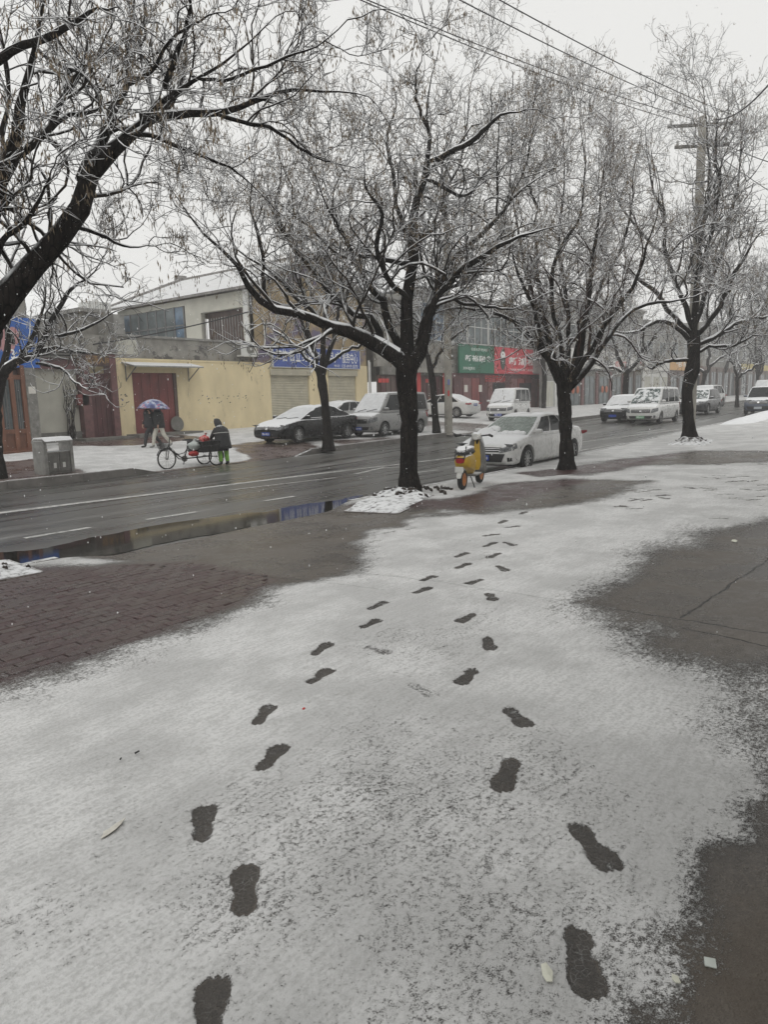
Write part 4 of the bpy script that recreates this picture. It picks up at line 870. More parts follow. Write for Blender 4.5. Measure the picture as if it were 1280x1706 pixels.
# the tree off the left edge whose limbs cross the top of the view
T0 = np.array([2.45, 8.05]); b0 = (T0[0], T0[1], float(z_near(*T0))); q0 = proj(b0); D0 = q0[2]
k0 = proj((T0[0], T0[1], 3.1))
tree('street_tree', 'big near tree whose dark snowy limbs sweep in from the left edge', [(q0[0], q0[1] + 4, 78), (q0[0] + 2, q0[1] - 140, 66), (k0[0] + 4, 700, 64), (k0[0] + 14, 620, 70), (k0[0] + 26, 575, 72)], [
    L(0, .2, (k0[0] + 20, 600, 66), (-30, 535, 60), (0, 490, 56), (40, 440, 48), (85, 390, 44), (112, 360, 44), (128, 320, 38), (140, 280, 36), (170, 250, 31), (200, 225, 28), (245, 183, 22), (285, 140, 15), (320, 128, 12), (360, 100, 10), (405, 66, 8), (450, 20, 6)),
    L(.1, 1.0, (132, 300, 28), (150, 250, 25), (165, 225, 22), (185, 180, 18), (205, 145, 15), (215, 100, 12), (228, 70, 9), (240, 20, 6)),
    L(0, .9, (232, 195, 22), (280, 192, 18), (320, 188, 16), (360, 190, 15), (400, 175, 13), (440, 160, 11), (490, 150, 9), (560, 152, 7), (610, 160, 5)),
    L(0, -.6, (275, 148, 13), (290, 95, 11), (305, 50, 9), (310, -10, 7)),
    L(-.1, -1.2, (k0[0] + 10, 560, 50), (-40, 400, 44), (0, 310, 36), (25, 270, 29), (35, 200, 22), (50, 130, 18), (60, 80, 14), (80, 0, 10)),
    L(-.7, -.2, (28, 262, 15), (60, 240, 14), (82, 215, 12), (110, 150, 11), (140, 100, 9), (160, 40, 6)),
    L(-.7, .5, (45, 248, 14), (70, 232, 13), (100, 205, 11), (140, 185, 9), (180, 176, 7), (230, 165, 5)),
    L(-.9, -1.6, (-40, 130, 20), (0, 100, 16), (60, 75, 13), (100, 60, 11), (150, 36, 9), (195, 30, 6)),
    L(0, 1.3, (70, 405, 13), (110, 385, 9), (150, 390, 8), (190, 410, 6), (230, 420, 4), (280, 412, 3)),
    L(0, -1., (-20, 470, 14), (10, 400, 11), (50, 375, 9), (80, 330, 7), (100, 280, 5)),
    L(.3, 1.5, (360, 190, 10), (410, 205, 9), (450, 210, 8), (500, 245, 6), (540, 265, 5), (600, 275, 3)),
    L(.2, -.8, (320, 128, 8), (370, 130, 7), (430, 112, 6), (480, 90, 5), (540, 60, 4), (580, 20, 3)),
    L(.3, 1.6, (195, 228, 12), (250, 222, 10), (300, 240, 9), (350, 262, 7), (400, 290, 5), (440, 330, 3)),
    L(.3, -1.0, (205, 145, 9), (250, 110, 8), (280, 70, 6), (330, 40, 5), (390, 10, 4)),
    L(0, -1.2, (60, 80, 9), (100, 110, 8), (140, 140, 7), (170, 200, 5), (190, 240, 3)),
], D0, 23, .92, .8, lens=(1.5, .8, .42), twig=.0031)
T2 = atz(945, 782, z_near); D2 = proj(T2)[2]
tree('street_tree', 'vase-shaped reddish tree standing beside the white sedan', [(945, 784, 34), (944, 740, 26), (942, 690, 25), (940, 655, 29), (942, 640, 34)], [
    L(0, -1.2, (938, 648, 15), (925, 630, 13), (905, 600, 11), (890, 570, 10), (878, 520, 8), (860, 480, 7), (845, 440, 6), (835, 380, 4)),
    L(0, .8, (940, 648, 16), (930, 610, 14), (918, 550, 12), (908, 490, 10), (900, 420, 8), (896, 350, 6), (905, 290, 4)),
    L(0, 1.6, (942, 645, 14), (948, 590, 11), (950, 540, 9), (945, 480, 8), (938, 400, 6), (945, 330, 5), (950, 260, 4), (948, 200, 3)),
    L(0, -.8, (945, 648, 15), (966, 590, 12), (978, 530, 11), (985, 490, 9), (992, 430, 8), (1005, 370, 6), (1010, 300, 4), (1020, 230, 3)),
    L(0, 1.2, (948, 650, 16), (985, 605, 13), (1000, 575, 12), (1018, 545, 10), (1050, 512, 8), (1090, 500, 7), (1140, 495, 5), (1190, 480, 4)),
    L(0, -1.6, (946, 645, 13), (990, 580, 10), (1025, 525, 9), (1060, 480, 7), (1080, 430, 6), (1100, 370, 4), (1110, 300, 3)),
    L(0, -1.8, (930, 638, 12), (905, 590, 10), (880, 555, 9), (850, 530, 7), (800, 510, 6), (750, 505, 5), (710, 518, 3)),
    L(0, 2.2, (936, 640, 12), (915, 580, 10), (895, 500, 9), (870, 430, 7), (860, 370, 5), (850, 300, 4), (840, 250, 3)),
    L(0, 2., (950, 640, 12), (970, 560, 10), (1000, 490, 8), (1035, 430, 7), (1055, 360, 5), (1060, 290, 4), (1070, 220, 3)),
    L(0, -2., (942, 640, 11), (935, 560, 9), (925, 480, 8), (930, 420, 7), (975, 350, 5), (985, 270, 4), (980, 200, 3)),
    L(0, .5, (900, 350, 6), (880, 300, 5), (870, 250, 4), (880, 190, 3)),
], D2, 37, .98, 1.8, bark='reddish bark', lens=(2.3, 1.2, .6), twig=.0046)
T3 = atz(1151, 738, z_near); D3 = proj(T3)[2]
tree('street_tree', 'thick knotted tree with black bark in front of the dark parked car', [(1151, 740, 34), (1149, 715, 24), (1146, 680, 21), (1146, 650, 23), (1153, 622, 28), (1157, 590, 23), (1157, 552, 23)], [
    L(0, -1.2, (1154, 572, 11), (1125, 548, 9), (1095, 542, 8), (1070, 556, 7), (1045, 560, 6), (1015, 548, 4)),
    L(0, 1.5, (1154, 556, 12), (1125, 530, 10), (1095, 492, 9), (1060, 465, 7), (1030, 440, 6), (1000, 420, 4)),
    L(0, .4, (1157, 560, 17), (1158, 500, 12), (1160, 440, 10), (1166, 380, 8), (1172, 300, 6), (1165, 220, 4), (1160, 150, 3)),
    L(0, -1.4, (1160, 560, 12), (1190, 522, 10), (1206, 500, 9), (1228, 458, 8), (1255, 425, 7), (1290, 380, 5)),
    L(0, 1.8, (1160, 575, 11), (1210, 550, 8), (1245, 530, 7), (1290, 518, 5), (1330, 500, 4)),
    L(0, -1.8, (1156, 550, 12), (1140, 490, 10), (1120, 430, 8), (1110, 370, 7), (1090, 300, 5), (1080, 220, 3)),
    L(0, 2.2, (1158, 545, 11), (1180, 480, 9), (1210, 420, 8), (1225, 350, 6), (1240, 280, 5), (1250, 200, 3)),
    L(0, -2.2, (1160, 470, 8), (1190, 400, 7), (1200, 330, 6), (1195, 260, 4), (1205, 180, 3)),
    L(0, -1., (1154, 590, 8), (1190, 580, 6), (1230, 585, 5), (1270, 570, 4), (1310, 565, 3)),
    L(0, 1., (1150, 600, 8), (1110, 590, 6), (1080, 600, 5), (1060, 585, 4)),
    L(0, 2., (1120, 430, 7), (1070, 390, 6), (1040, 340, 5), (1020, 280, 4), (1030, 210, 3)),
], D3, 41, .96, 1.5, lens=(2.4, 1.3, .65), twig=.0055)
# trees on the far side
def ftree(name, label, trunk, limbs, seed, bark='branch bark', dens=.8, pods=.5, twig=.007, zf=z_far, lens=(2., 1.1, .55)):
    p = atz(trunk[0][0], trunk[0][1], zf); D = proj(p)[2]; return tree(name, label, trunk, limbs, D, seed, dens, pods, bark, lens, twig, tl=3.6)
ftree('street_tree', 'forked tree in front of the blue sign, beside the black sedan', [(547, 746, 22), (544, 700, 17), (540, 660, 17), (535, 625, 20), (535, 612, 22)], [
    L(0, -1, (530, 620, 12), (512, 582, 10), (495, 555, 8), (480, 530, 6), (455, 500, 4)), L(0, 1, (536, 615, 13), (540, 560, 10), (546, 520, 8), (548, 470, 6), (540, 410, 4)),
    L(0, .5, (540, 615, 11), (553, 570, 9), (562, 535, 7), (582, 500, 6), (600, 450, 4)), L(0, 1.5, (528, 612, 9), (500, 588, 7), (470, 562, 6), (445, 540, 4)), L(0, -1.5, (540, 610, 8), (570, 580, 6), (610, 560, 5), (640, 530, 3)), L(0, 1, (530, 600, 8), (515, 540, 6), (510, 480, 5), (490, 430, 3))], 51)
ftree('street_tree', 'leaning grey tree next to the concrete pole', [(728, 722, 15), (725, 690, 13), (723, 655, 13), (720, 628, 13), (713, 592, 11)], [
    L(0, 1, (715, 600, 9), (706, 560, 8), (708, 500, 7), (712, 430, 5), (720, 370, 3)), L(0, -1, (718, 620, 7), (735, 590, 6), (760, 560, 5), (800, 540, 3)), L(0, 1.5, (712, 595, 7), (690, 560, 6), (660, 520, 5), (640, 480, 3)), L(0, -1, (710, 560, 7), (730, 500, 5), (750, 440, 4), (770, 400, 3))], 52)
ftree('street_tree', 'slim tree behind the white minivan', [(906, 694, 10), (907, 660, 9), (908, 630, 9), (905, 600, 9)], [
    L(0, 1, (906, 605, 7), (895, 560, 6), (880, 510, 4)), L(0, -1, (906, 605, 7), (925, 560, 5), (945, 510, 4)), L(0, 2, (905, 600, 6), (908, 540, 5), (905, 470, 3)), L(0, .5, (905, 600, 5), (870, 580, 4), (840, 560, 3))], 53, twig=.010)
ftree('street_tree', 'small tree at the left edge beside the steel litter bin', [(-4, 797, 30), (-8, 740, 25), (-8, 680, 24), (-4, 640, 28), (0, 622, 30)], [
    L(0, -.8, (0, 630, 24), (30, 605, 17), (60, 590, 14), (78, 568, 12), (90, 545, 11), (105, 520, 9), (118, 498, 9), (137, 483, 7), (160, 465, 5), (190, 430, 3)), L(0, .8, (2, 622, 16), (10, 560, 11), (14, 510, 8), (10, 450, 5)), L(0, -1.2, (20, 612, 13), (45, 565, 9), (62, 520, 7), (80, 460, 4)),
    L(0, .8, (50, 596, 10), (95, 585, 7), (140, 592, 5), (185, 612, 3)), L(0, .4, (80, 566, 8), (130, 545, 6), (170, 520, 4), (215, 505, 3)), L(0, -1., (60, 605, 8), (100, 610, 6), (130, 630, 4), (165, 640, 3)), L(0, 1, (95, 540, 7), (75, 500, 5), (60, 450, 4)), L(0, -1, (-2, 620, 13), (-40, 570, 9), (-70, 520, 6))], 54, lens=(1.5, .8, .42), twig=.0055)
ftree('street_tree', 'forked tree in front of the lantern shop', [(1044, 690, 12), (1043, 650, 11), (1045, 618, 12)], [
    L(0, 1, (1044, 622, 8), (1033, 585, 7), (1025, 540, 5), (1010, 490, 3)), L(0, -1, (1046, 622, 8), (1065, 590, 7), (1085, 565, 5), (1105, 530, 4)), L(0, 2, (1045, 620, 7), (1050, 560, 5), (1045, 500, 4)), L(0, -2, (1045, 620, 6), (1010, 600, 5), (985, 590, 3))], 55, twig=.011)
ftree('street_tree', 'grey tree behind the knotted trunk, above the white car roof', [(1168, 672, 9), (1172, 640, 8), (1177, 618, 9)], [
    L(0, 1, (1176, 622, 7), (1162, 595, 5), (1150, 560, 4)), L(0, -1, (1178, 622, 7), (1200, 600, 5), (1235, 580, 4), (1260, 550, 3)), L(0, 2, (1177, 620, 6), (1182, 570, 5), (1180, 520, 4))], 56, twig=.013)
ftree('street_tree', 'thin young tree standing beyond the snowy kerb corner on the right', [(1229, 676, 7), (1229, 650, 6.5), (1229, 628, 7)], [
    L(0, 1, (1229, 632, 5), (1220, 610, 4), (1205, 590, 3)), L(0, -1, (1229, 632, 5), (1245, 618, 4), (1275, 598, 3)), L(0, 2, (1229, 630, 5), (1233, 590, 4), (1228, 550, 3))], 57, twig=.016)
rt = random.Random(77)
for k, (px_, py_, h_) in enumerate(((1262, 668, 150), (1205, 664, 170), (1290, 662, 160), (1248, 660, 190))):
    ftree('street_tree', ['faint far tree above the parked grey van', 'faint far tree rising behind the white hatchback', 'faint far tree cut by the right edge', 'palest far tree between two others at the end of the street'][k], [(px_, py_, 6), (px_, py_ - 20, 5.5), (px_ + 1, py_ - 42, 6)], [
        L(0, s * 2.5, (px_ + 1, py_ - 38, 4.5), (px_ + dx * .4, py_ - 40 - h_ * .35, 3.5), (px_ + dx * .8, py_ - 40 - h_ * .7, 3), (px_ + dx, py_ - 40 - h_, 2)) for s, dx in ((1, -45), (-1, -18), (1, 10), (-1, 30), (1, 52))], 80 + k, twig=.02, dens=.7, lens=(2.6, 1.5, .8))
# tree pits on this side
def pit(name, label, corners, zf, seed, h=.16, clods=30, tx=None, edge=True):
    g = random.Random(seed); P = [atz(x, y, zf) for x, y in corners]; c0 = sum(P) / len(P); e = tag(empty(name, c0), label, 'tree pit')
    def fn(u, v):
        p = (P[0] * (1 - u) + P[1] * u) * (1 - v) + (P[3] * (1 - u) + P[2] * u) * v
        q = math.hypot((p[0] - tx[0]), (p[1] - tx[1])); z = float(zf(p[0], p[1])) + (.012 if edge else .03 - .06 * (2 * max(abs(u - .5), abs(v - .5))) ** 2) + h * math.exp(-(q / .42) ** 2) * (1 + .3 * math.sin(13 * u) * math.cos(11 * v)) + (g.uniform(0, .012) + .045 * float(vnoise(np.array([p[0]]), np.array([p[1]]), .28, 21)[0]) ** 2) * (0 < u < 1 and 0 < v < 1)
        return (p[0], p[1], z)
    MB().grid(fn, 26, 26).build('soil', 'pit soil', e, smooth='all', world=True)
    for i in range(4 if edge else 0):
        a, b_ = P[i], P[(i + 1) % 4]; a = a.copy(); b_ = b_.copy(); a[2] -= .012; b_[2] -= .012; MB().bar(a, b_, .06, .06).build('edging', 'pit edging', e, world=True)
    for k in range(clods):
        a = g.uniform(0, 6.28); r = g.uniform(.18, .85) if clods > 40 else g.uniform(.18, .5); x, y = tx[0] + math.cos(a) * r, tx[1] + math.sin(a) * r; s = g.uniform(.03, .075)
        mb = MB().lathe([(s * .3, -s * .5), (s * g.uniform(.8, 1.1), -s * .1), (s * .85, s * .3), (s * .25, s * .55)], 7, Matrix.Translation((x, y, float(zf(x, y)) + .03 + h * .8 * math.exp(-(r / .42) ** 2))) @ Matrix.Rotation(g.uniform(0, 3), 4, Vector((g.random(), g.random(), .3)).normalized()) @ Matrix.Diagonal((1, g.uniform(.6, 1.3), .8, 1)))
        mb.build('soil_clod', 'pit soil', e, world=True, smooth='all')
    return e
pit('tree_pit', 'snowy soil pit with stone edging round the middle tree', [(575, 853), (662, 857), (722, 826), (640, 821)], z_near, 1, .15, 60, tx=T1)
pit('tree_pit', 'small earth heap with snow at the foot of the knotted tree', [(1105, 742), (1180, 744), (1195, 733), (1135, 731)], z_near, 2, .22, 34, tx=T3, edge=False)
pit('tree_pit', 'stone-edged tree pit cut by the left edge beside the puddle', [(-90, 985), (68, 955), (10, 935), (-110, 948)], z_near, 3, .05, 12, tx=atz(-30, 958, z_near))
#pit('tree_pit', 'snow-covered pit under the tree beside the white sedan', [(895, 792), (985, 786), (1000, 772), (915, 775)], z_near, 4, .03, 6, tx=T2)
# ================================================================== vehicles
def paintmat(name, col, rough=.28, snow=1., snz=(.62, .85), metal=0., coat=.5): return mat(name, col, rough, .05, 3, 0, snow=snow, snz=snz, metal=metal, coat=coat, spec=.3 if coat < .3 else .5, world=False, snoise=.45)
paintmat('white paint', (.60, .60, .585)); paintmat('black paint', (.009, .009, .010), .3, snz=(.55, .75), coat=.1); paintmat('silver paint', (.26, .26, .255), .35, metal=.3); paintmat('slate paint', (.07, .085, .12), .35); paintmat('dark grey paint', (.03, .031, .034), .3, snz=(.5, .7), coat=.15); paintmat('pale silver paint', (.36, .36, .35), .35)
mat('car glass', (.012, .014, .015), .06, .3, 3, 0, world=False, snow=.9, snz=(.9, 1.2), snoise=.6, spec=.25); mat('tinted windscreen', (.16, .20, .175), .25, .25, 4, 0, world=False, col2=(.72, .73, .74), c2=(.63, .69), c2scale=5)
mat('snowed glass', (.66, .67, .68), .9, .08, 5, .4, 14, world=False, bdist=.02); mat('half snowed glass', (.055, .08, .075), .2, .35, 4, 0, world=False, col2=(.72, .73, .74), c2=(.47, .55), c2scale=5)
mat('tyre', (.02, .02, .02), .8, .3, 9, .1, 40, world=False); mat('alloy', (.42, .42, .42), .3, .1, 5, 0, metal=.8, world=False); mat('chrome', (.6, .6, .6), .15, .05, 5, 0, metal=1., world=False)
mat('lamp glass', (.13, .135, .14), .08, .7, 16, 0, world=False); mat('tail lamp', (.30, .012, .02), .15, .2, 9, 0, world=False); mat('black trim', (.012, .012, .013), .45, .2, 9, 0, world=False)
mat('plate blue', (.02, .06, .34), .35, .05, 9, 0, world=False); mat('plate green', (.12, .36, .18), .35, .05, 9, 0, world=False); mat('plate pale', (.40, .43, .46), .4, .05, 9, 0, world=False); mat('seam', (.03, .03, .03), .7, .05, 9, 0, world=False)
WH = {}
def wheel_mesh(r, w, spokes):
    k = (r, w, spokes)
    if k not in WH:
        M = Matrix.Rotation(R(90), 4, 'X')
        ty = MB().lathe([(r * .62, -w / 2), (r * .92, -w / 2), (r, -w * .36), (r, w * .36), (r * .92, w / 2), (r * .62, w / 2)], 26, M, closed=True).mesh('wheel', True); ty.materials.append(MATS['tyre'])
        rm = MB().lathe([(r * .62, -w * .5), (r * .66, -w * .52), (r * .66, -w * .3), (r * .56, -w * .28), (r * .56, w * .4)], 26, M, caps=False)
        for i in range(spokes):
            a = 2 * math.pi * i / spokes; Q = M @ Matrix.Rotation(a, 4, 'Z'); rm.box(0, r * .6, -r * .055, r * .055, -w * .44, -w * .3, Q)
        rm.lathe([(r * .14, -w * .48), (r * .14, -w * .3)], 12, M); rm = rm.mesh('rim', True); rm.materials.append(MATS['alloy'])
        dk = MB().lathe([(r * .56, -w * .15), (r * .56, -w * .1)], 20, M).mesh('brake_disc'); dk.materials.append(MATS['black trim'])
        WH[k] = (ty, rm, dk)
    return WH[k]
STY = {  # lower body: x/L, top/H, half width factor ; then greenhouse
    'sedan': dict(st=[(-.5, .40, .72), (-.492, .60, .86), (-.46, .70, .93), (-.38, .715, .97), (-.25, .685, .99), (-.05, .655, 1), (.12, .645, 1), (.24, .64, 1), (.30, .63, .99), (.38, .585, .975), (.45, .525, .94), (.485, .44, .88), (.5, .33, .76)],
                  gh=(-.41, .27, -.20, .045), belt=.64, tw=.675, bw=.955, ov=(.195, .19), win=((.10, .30), (.33, .62), (.65, .93)), r=.32),
    'van': dict(st=[(-.5, .44, .80), (-.495, .56, .92), (-.47, .58, .97), (-.3, .57, 1), (0, .56, 1), (.2, .555, 1), (.32, .55, 1), (.38, .545, .99), (.44, .51, .97), (.48, .45, .93), (.495, .37, .88), (.5, .26, .80)],
                gh=(-.495, .365, -.475, .19), belt=.56, tw=.80, bw=.975, ov=(.17, .20), win=((.04, .29), (.33, .60), (.64, .94)), r=.31),
    'suv': dict(st=[(-.5, .36, .78), (-.492, .54, .9), (-.47, .615, .95), (-.36, .63, .98), (-.1, .61, 1), (.1, .60, 1), (.22, .60, 1), (.28, .60, .99), (.37, .575, .97), (.44, .54, .94), (.485, .47, .88), (.5, .34, .78)],
                gh=(-.475, .265, -.36, .085), belt=.605, tw=.74, bw=.955, ov=(.19, .19), win=((.07, .27), (.31, .60), (.63, .93)), r=.36)}
def car(name, label, style, p, head, Ld, Wd, Hd, paint_, shield='snowed glass', plate='plate blue', ptext='', spokes=10, grille='wide', rear=False, group='cars along the street', cat='car', fast=False):
    S = STY[style]; e = empty(name, p, head); tag(e, label, cat, group); hw = Wd / 2; zb = .17 * (1.15 if style != 'sedan' else 1)
    # --- lower body, lofted
    bm = bmesh.new(); rings = []
    for x, zt, wf in S['st']:
        z0 = zb + (.10 if abs(x) > .49 else .03 if abs(x) > .47 else 0); zt *= Hd; w_ = hw * wf; h = zt - z0
        half = [(0, z0), (w_ * .8, z0), (w_ * .955, z0 + .05), (w_ * .985, z0 + h * .28), (w_, z0 + h * .55), (w_ * .985, z0 + h * .80), (w_ * .93, zt - .025), (w_ * .80, zt), (w_ * .4, zt + .02), (0, zt + .028)]
        ring = [(y, z) for y, z in half] + [(-y, z) for y, z in half[-2:0:-1]]; rings.append([bm.verts.new((x * Ld, y, z)) for y, z in ring])
    n = len(rings[0])
    for a, b_ in zip(rings, rings[1:]):
        for j in range(n): bm.faces.new((a[j], a[(j + 1) % n], b_[(j + 1) % n], b_[j]))
    bm.faces.new(rings[0][::-1]); bm.faces.new(rings[-1]); bmesh.ops.recalc_face_normals(bm, faces=bm.faces)
    me = bpy.data.meshes.new('body'); bm.to_mesh(me); bm.free(); tmp = bpy.data.objects.new('tmp', me); COL.objects.link(tmp)
    tmp.modifiers.new('s', 'SUBSURF').levels = 1; tmp.modifiers['s'].render_levels = 1
    r = S['r']; xw = (Ld / 2 - Ld * S['ov'][1], -Ld / 2 + Ld * S['ov'][0]); cut = []
    for xx in xw:
        for s in (1, -1):
            M = Matrix.Translation((xx, s * hw * 1.0, r)) @ Matrix.Rotation(R(90), 4, 'X'); cme = MB().lathe([(r * 1.17, -.26), (r * 1.17, .26)], 26, M).mesh('c'); co_ = bpy.data.objects.new('c', cme); COL.objects.link(co_); cut.append(co_)
            bo = tmp.modifiers.new('b', 'BOOLEAN'); bo.operation = 'DIFFERENCE'; bo.object = co_; bo.solver = 'EXACT'
    dg = bpy.context.evaluated_depsgraph_get(); body = bpy.data.meshes.new_from_object(tmp.evaluated_get(dg)); body.name = 'body'
    for c_ in cut + [tmp]: bpy.data.objects.remove(c_)
    body.polygons.foreach_set('use_smooth', [True] * len(body.polygons)); body.set_sharp_from_angle(angle=R(38)); body.materials.clear(); body.materials.append(MATS[paint_]); link(bpy.data.objects.new('body', body), e)
    tree_ = BVHTree.FromPolygons([v.co.copy() for v in body.vertices], [tuple(q.vertices) for q in body.polygons])
    def decal(nm, mt, quad, axis, nu=6, nv=3, off=.008, par=e):
        """quad of four corners in the plane seen along axis ('f','r','s+','s-'), pressed on the body"""
        a, b_, c_, d = [Vector(q) for q in quad]
        def fn(u, v):
            q = (a * (1 - u) + b_ * u) * (1 - v) + (d * (1 - u) + c_ * u) * v
            if axis in 'fr': s = 1 if axis == 'f' else -1; o_ = Vector((s * Ld, q[0], q[1])); dr = Vector((-s, 0, 0))
            elif axis == 't': o_ = Vector((q[0], q[1], Hd * 2)); dr = Vector((0, 0, -1))
            else: s = 1 if axis == 's+' else -1; o_ = Vector((q[0], s * Wd, q[1])); dr = Vector((0, -s, 0))
            hit = tree_.ray_cast(o_, dr)
            if hit[0] is None: return o_ + dr * (Ld * .5 if axis in 'fr' else Wd * .5)
            return hit[0] - dr * off
        return MB().grid(fn, nu, nv).build(nm, mt, par, smooth='all')
    # --- greenhouse
    xa, xb, xc, xd = [q * Ld for q in S['gh']]; zB = S['belt'] * Hd - .03; wB, wT = hw * S['bw'] * .97, hw * S['tw']; zR_ = Hd - (.075 if style == 'sedan' else .045)
    def side(s, t_, sg, o_=0.): 
        x = (xa + (xb - xa) * s) * (1 - t_) + (xc + (xd - xc) * s) * t_; y = wB + (wT - wB) * t_ + .035 * math.sin(math.pi * t_) * 1.; y *= 1 - .05 * (2 * s - 1) ** 4; zt = zB + (zR_ - zB) * t_ + t_ * (.045 if style == 'sedan' else .02) * (1 - (2 * s - 1) ** 2); return Vector((x, sg * (y + o_), zt + o_ * .3))
    def front(q, t_, fr, o_=0.):
        s = 1. if fr else 0.; p = side(s, t_, 1); y = p.y * q; x = p.x + (1 if fr else -1) * ((.10 if style != 'van' else .07) * (1 - q * q) + o_); return Vector((x, y, p.z + o_ * .5 + .015 * t_ * (1 - q * q)))
    NS, NQ = 8, 6; ring = lambda t_: [side(i / NS, t_, -1) for i in range(NS)] + [front(-1 + 2 * i / NQ, t_, True) for i in range(NQ)] + [side(1 - i / NS, t_, 1) for i in range(NS)] + [front(1 - 2 * i / NQ, t_, False) for i in range(NQ)]
    mb = MB(); rr = [ring(t_) for t_ in (0, .25, .5, .75, .93, 1)]; c0 = sum((p for p in rr[-1]), Vector()) / len(rr[-1])
    for k, lift in ((.93, .018), (.75, .035), (.4, .05)): rr.append([Vector((c0.x + (p.x - c0.x) * k, p.y * k, p.z + lift)) for p in rr[5]])
    n = len(rr[0]); mb.add([p for q in rr for p in q] + [Vector((c0.x, 0, c0.z + .052))], [(i * n + j, i * n + (j + 1) % n, (i + 1) * n + (j + 1) % n, (i + 1) * n + j) for i in range(len(rr) - 1) for j in range(n)] + [((len(rr) - 1) * n + j, (len(rr) - 1) * n + (j + 1) % n, len(rr) * n) for j in range(n)])
    mb.build('cabin', paint_, e, smooth=True)
    ws = MB().grid(lambda u, v: front(-.93 + 1.86 * u, .04 + .9 * v, True, .008), 8, 6).build('windscreen', shield, e, smooth='all')
    MB().grid(lambda u, v: front(-.86 + 1.72 * u, .12 + .76 * v, False, .008), 8, 5).build('rear_window', 'snowed glass' if style != 'van' else 'car glass', e, smooth='all')
    for sg in (1, -1):
        for s0, s1 in S['win']:
            MB().grid(lambda u, v: side(s0 + (s1 - s0) * u, .10 + .80 * v, sg, .007), 4, 4).build('side_window', 'car glass', e, smooth='all')
        MB().grid(lambda u, v: side(S['win'][0][0] - .01 + (S['win'][-1][1] - S['win'][0][0] + .02) * u, .085 + .035 * v, sg, .011), 8, 1).build('window_trim', 'chrome' if style == 'sedan' else 'black trim', e, smooth='all')
        # mirror
        mp_ = side(.93, .12, sg, .0); k = MB().lathe([(.02, -.11), (.075, -.09), (.085, 0), (.075, .09), (.02, .11)], 10, Matrix.Translation(mp_ + Vector((.02, sg * .13, .04))) @ Matrix.Rotation(R(90), 4, 'X') @ Matrix.Diagonal((.75, .8, 1, 1))); k.bar(mp_ + Vector((.01, 0, 0)), mp_ + Vector((.02, sg * .09, .02)), .03); k.build('wing_mirror', paint_, e, smooth=True)
        ax = 's+' if sg > 0 else 's-'
        xs_ = [side(S['win'][i][1] + .015, 0, 1).x for i in range(2)] + [side(.97, 0, 1).x]
        for x in xs_: decal('door_seam', 'seam', [(x - .005, zb + .1), (x + .005, zb + .1), (x + .005, zB - .01), (x - .005, zB - .01)], ax, 1, 8, .003)
        for x in xs_[:2]: decal('door_handle', paint_ if style != 'van' else 'black trim', [(x + .10, zB - .15), (x + .28, zB - .15), (x + .28, zB - .115), (x + .10, zB - .115)], ax, 3, 1, .02)
        decal('sill_trim', 'black trim', [(xw[1] + r * 1.2, zb + .015), (xw[0] - r * 1.2, zb + .015), (xw[0] - r * 1.2, zb + .07), (xw[1] + r * 1.2, zb + .07)], ax, 8, 1, .006)
    # --- wheels
    for xx in xw:
        for s in (1, -1):
            ty, rm, dk = wheel_mesh(r, .2, spokes); wo = link(bpy.data.objects.new('wheel', ty), e); wo.location = (xx, s * (hw - .125), r); wo.rotation_euler = (0, 0, 0 if s > 0 else R(180))
            link(bpy.data.objects.new('rim', rm), wo); link(bpy.data.objects.new('brake_disc', dk), wo)
    MB().box(-Ld * .42, Ld * .42, -hw * .8, hw * .8, zb - .02, zb + .12).build('underbody', 'black trim', e)
    # --- nose and tail
    H = Hd
    if style == 'sedan':
        hl = [(.58, .345), (.99, .40), (.985, .50), (.56, .425)]; gz = (.365, .445); iz = (.19, .335)
    elif style == 'suv': hl = [(.60, .42), (.98, .445), (.97, .515), (.60, .475)]; gz = (.37, .49); iz = (.18, .29)
    else: hl = [(.66, .30), (.985, .335), (.975, .435), (.70, .41)]; gz = (.305, .40); iz = (.155, .225)
    for sg in (1, -1): decal('headlight', 'lamp glass', [(sg * y * hw * .97, z * H) for y, z in hl], 'f', 8, 4, .012)
    decal('grille', 'black trim', [(-.58 * hw, gz[0] * H), (.58 * hw, gz[0] * H), (.60 * hw, gz[1] * H), (-.60 * hw, gz[1] * H)], 'f', 8, 3, .008)
    for k in range(2): z = (gz[0] + (gz[1] - gz[0]) * (.3 + .4 * k)) * H; decal('grille_bar', 'chrome', [(-.56 * hw, z), (.56 * hw, z), (.56 * hw, z + .014), (-.56 * hw, z + .014)], 'f', 8, 1, .016)
    iw = .74 if grille == 'wide' else .5
    decal('air_intake', 'black trim', [(-iw * hw * .85, iz[0] * H), (iw * hw * .85, iz[0] * H), (iw * hw, iz[1] * H), (-iw * hw, iz[1] * H)], 'f', 8, 3, .008)
    for sg in (1, -1): decal('fog_lamp', 'lamp glass' if style == 'van' else 'black trim', [(sg * .80 * hw, (iz[0] + .01) * H), (sg * .93 * hw, (iz[0] + .02) * H), (sg * .93 * hw, (iz[0] + .075) * H), (sg * .80 * hw, (iz[0] + .085) * H)], 'f', 3, 2, .010)
    decal('bumper_trim', 'chrome' if paint_ == 'black paint' else paint_, [(-.86 * hw, iz[0] * H - .03), (.86 * hw, iz[0] * H - .03), (.86 * hw, iz[0] * H - .012), (-.86 * hw, iz[0] * H - .012)], 'f', 10, 1, .018)
    MB().lathe([(.065, 0), (.06, .012), (.045, .016)], 14, Matrix.Translation((front(0, 0, True).x, 0, 0)) @ Matrix.Identity(4)) if False else None
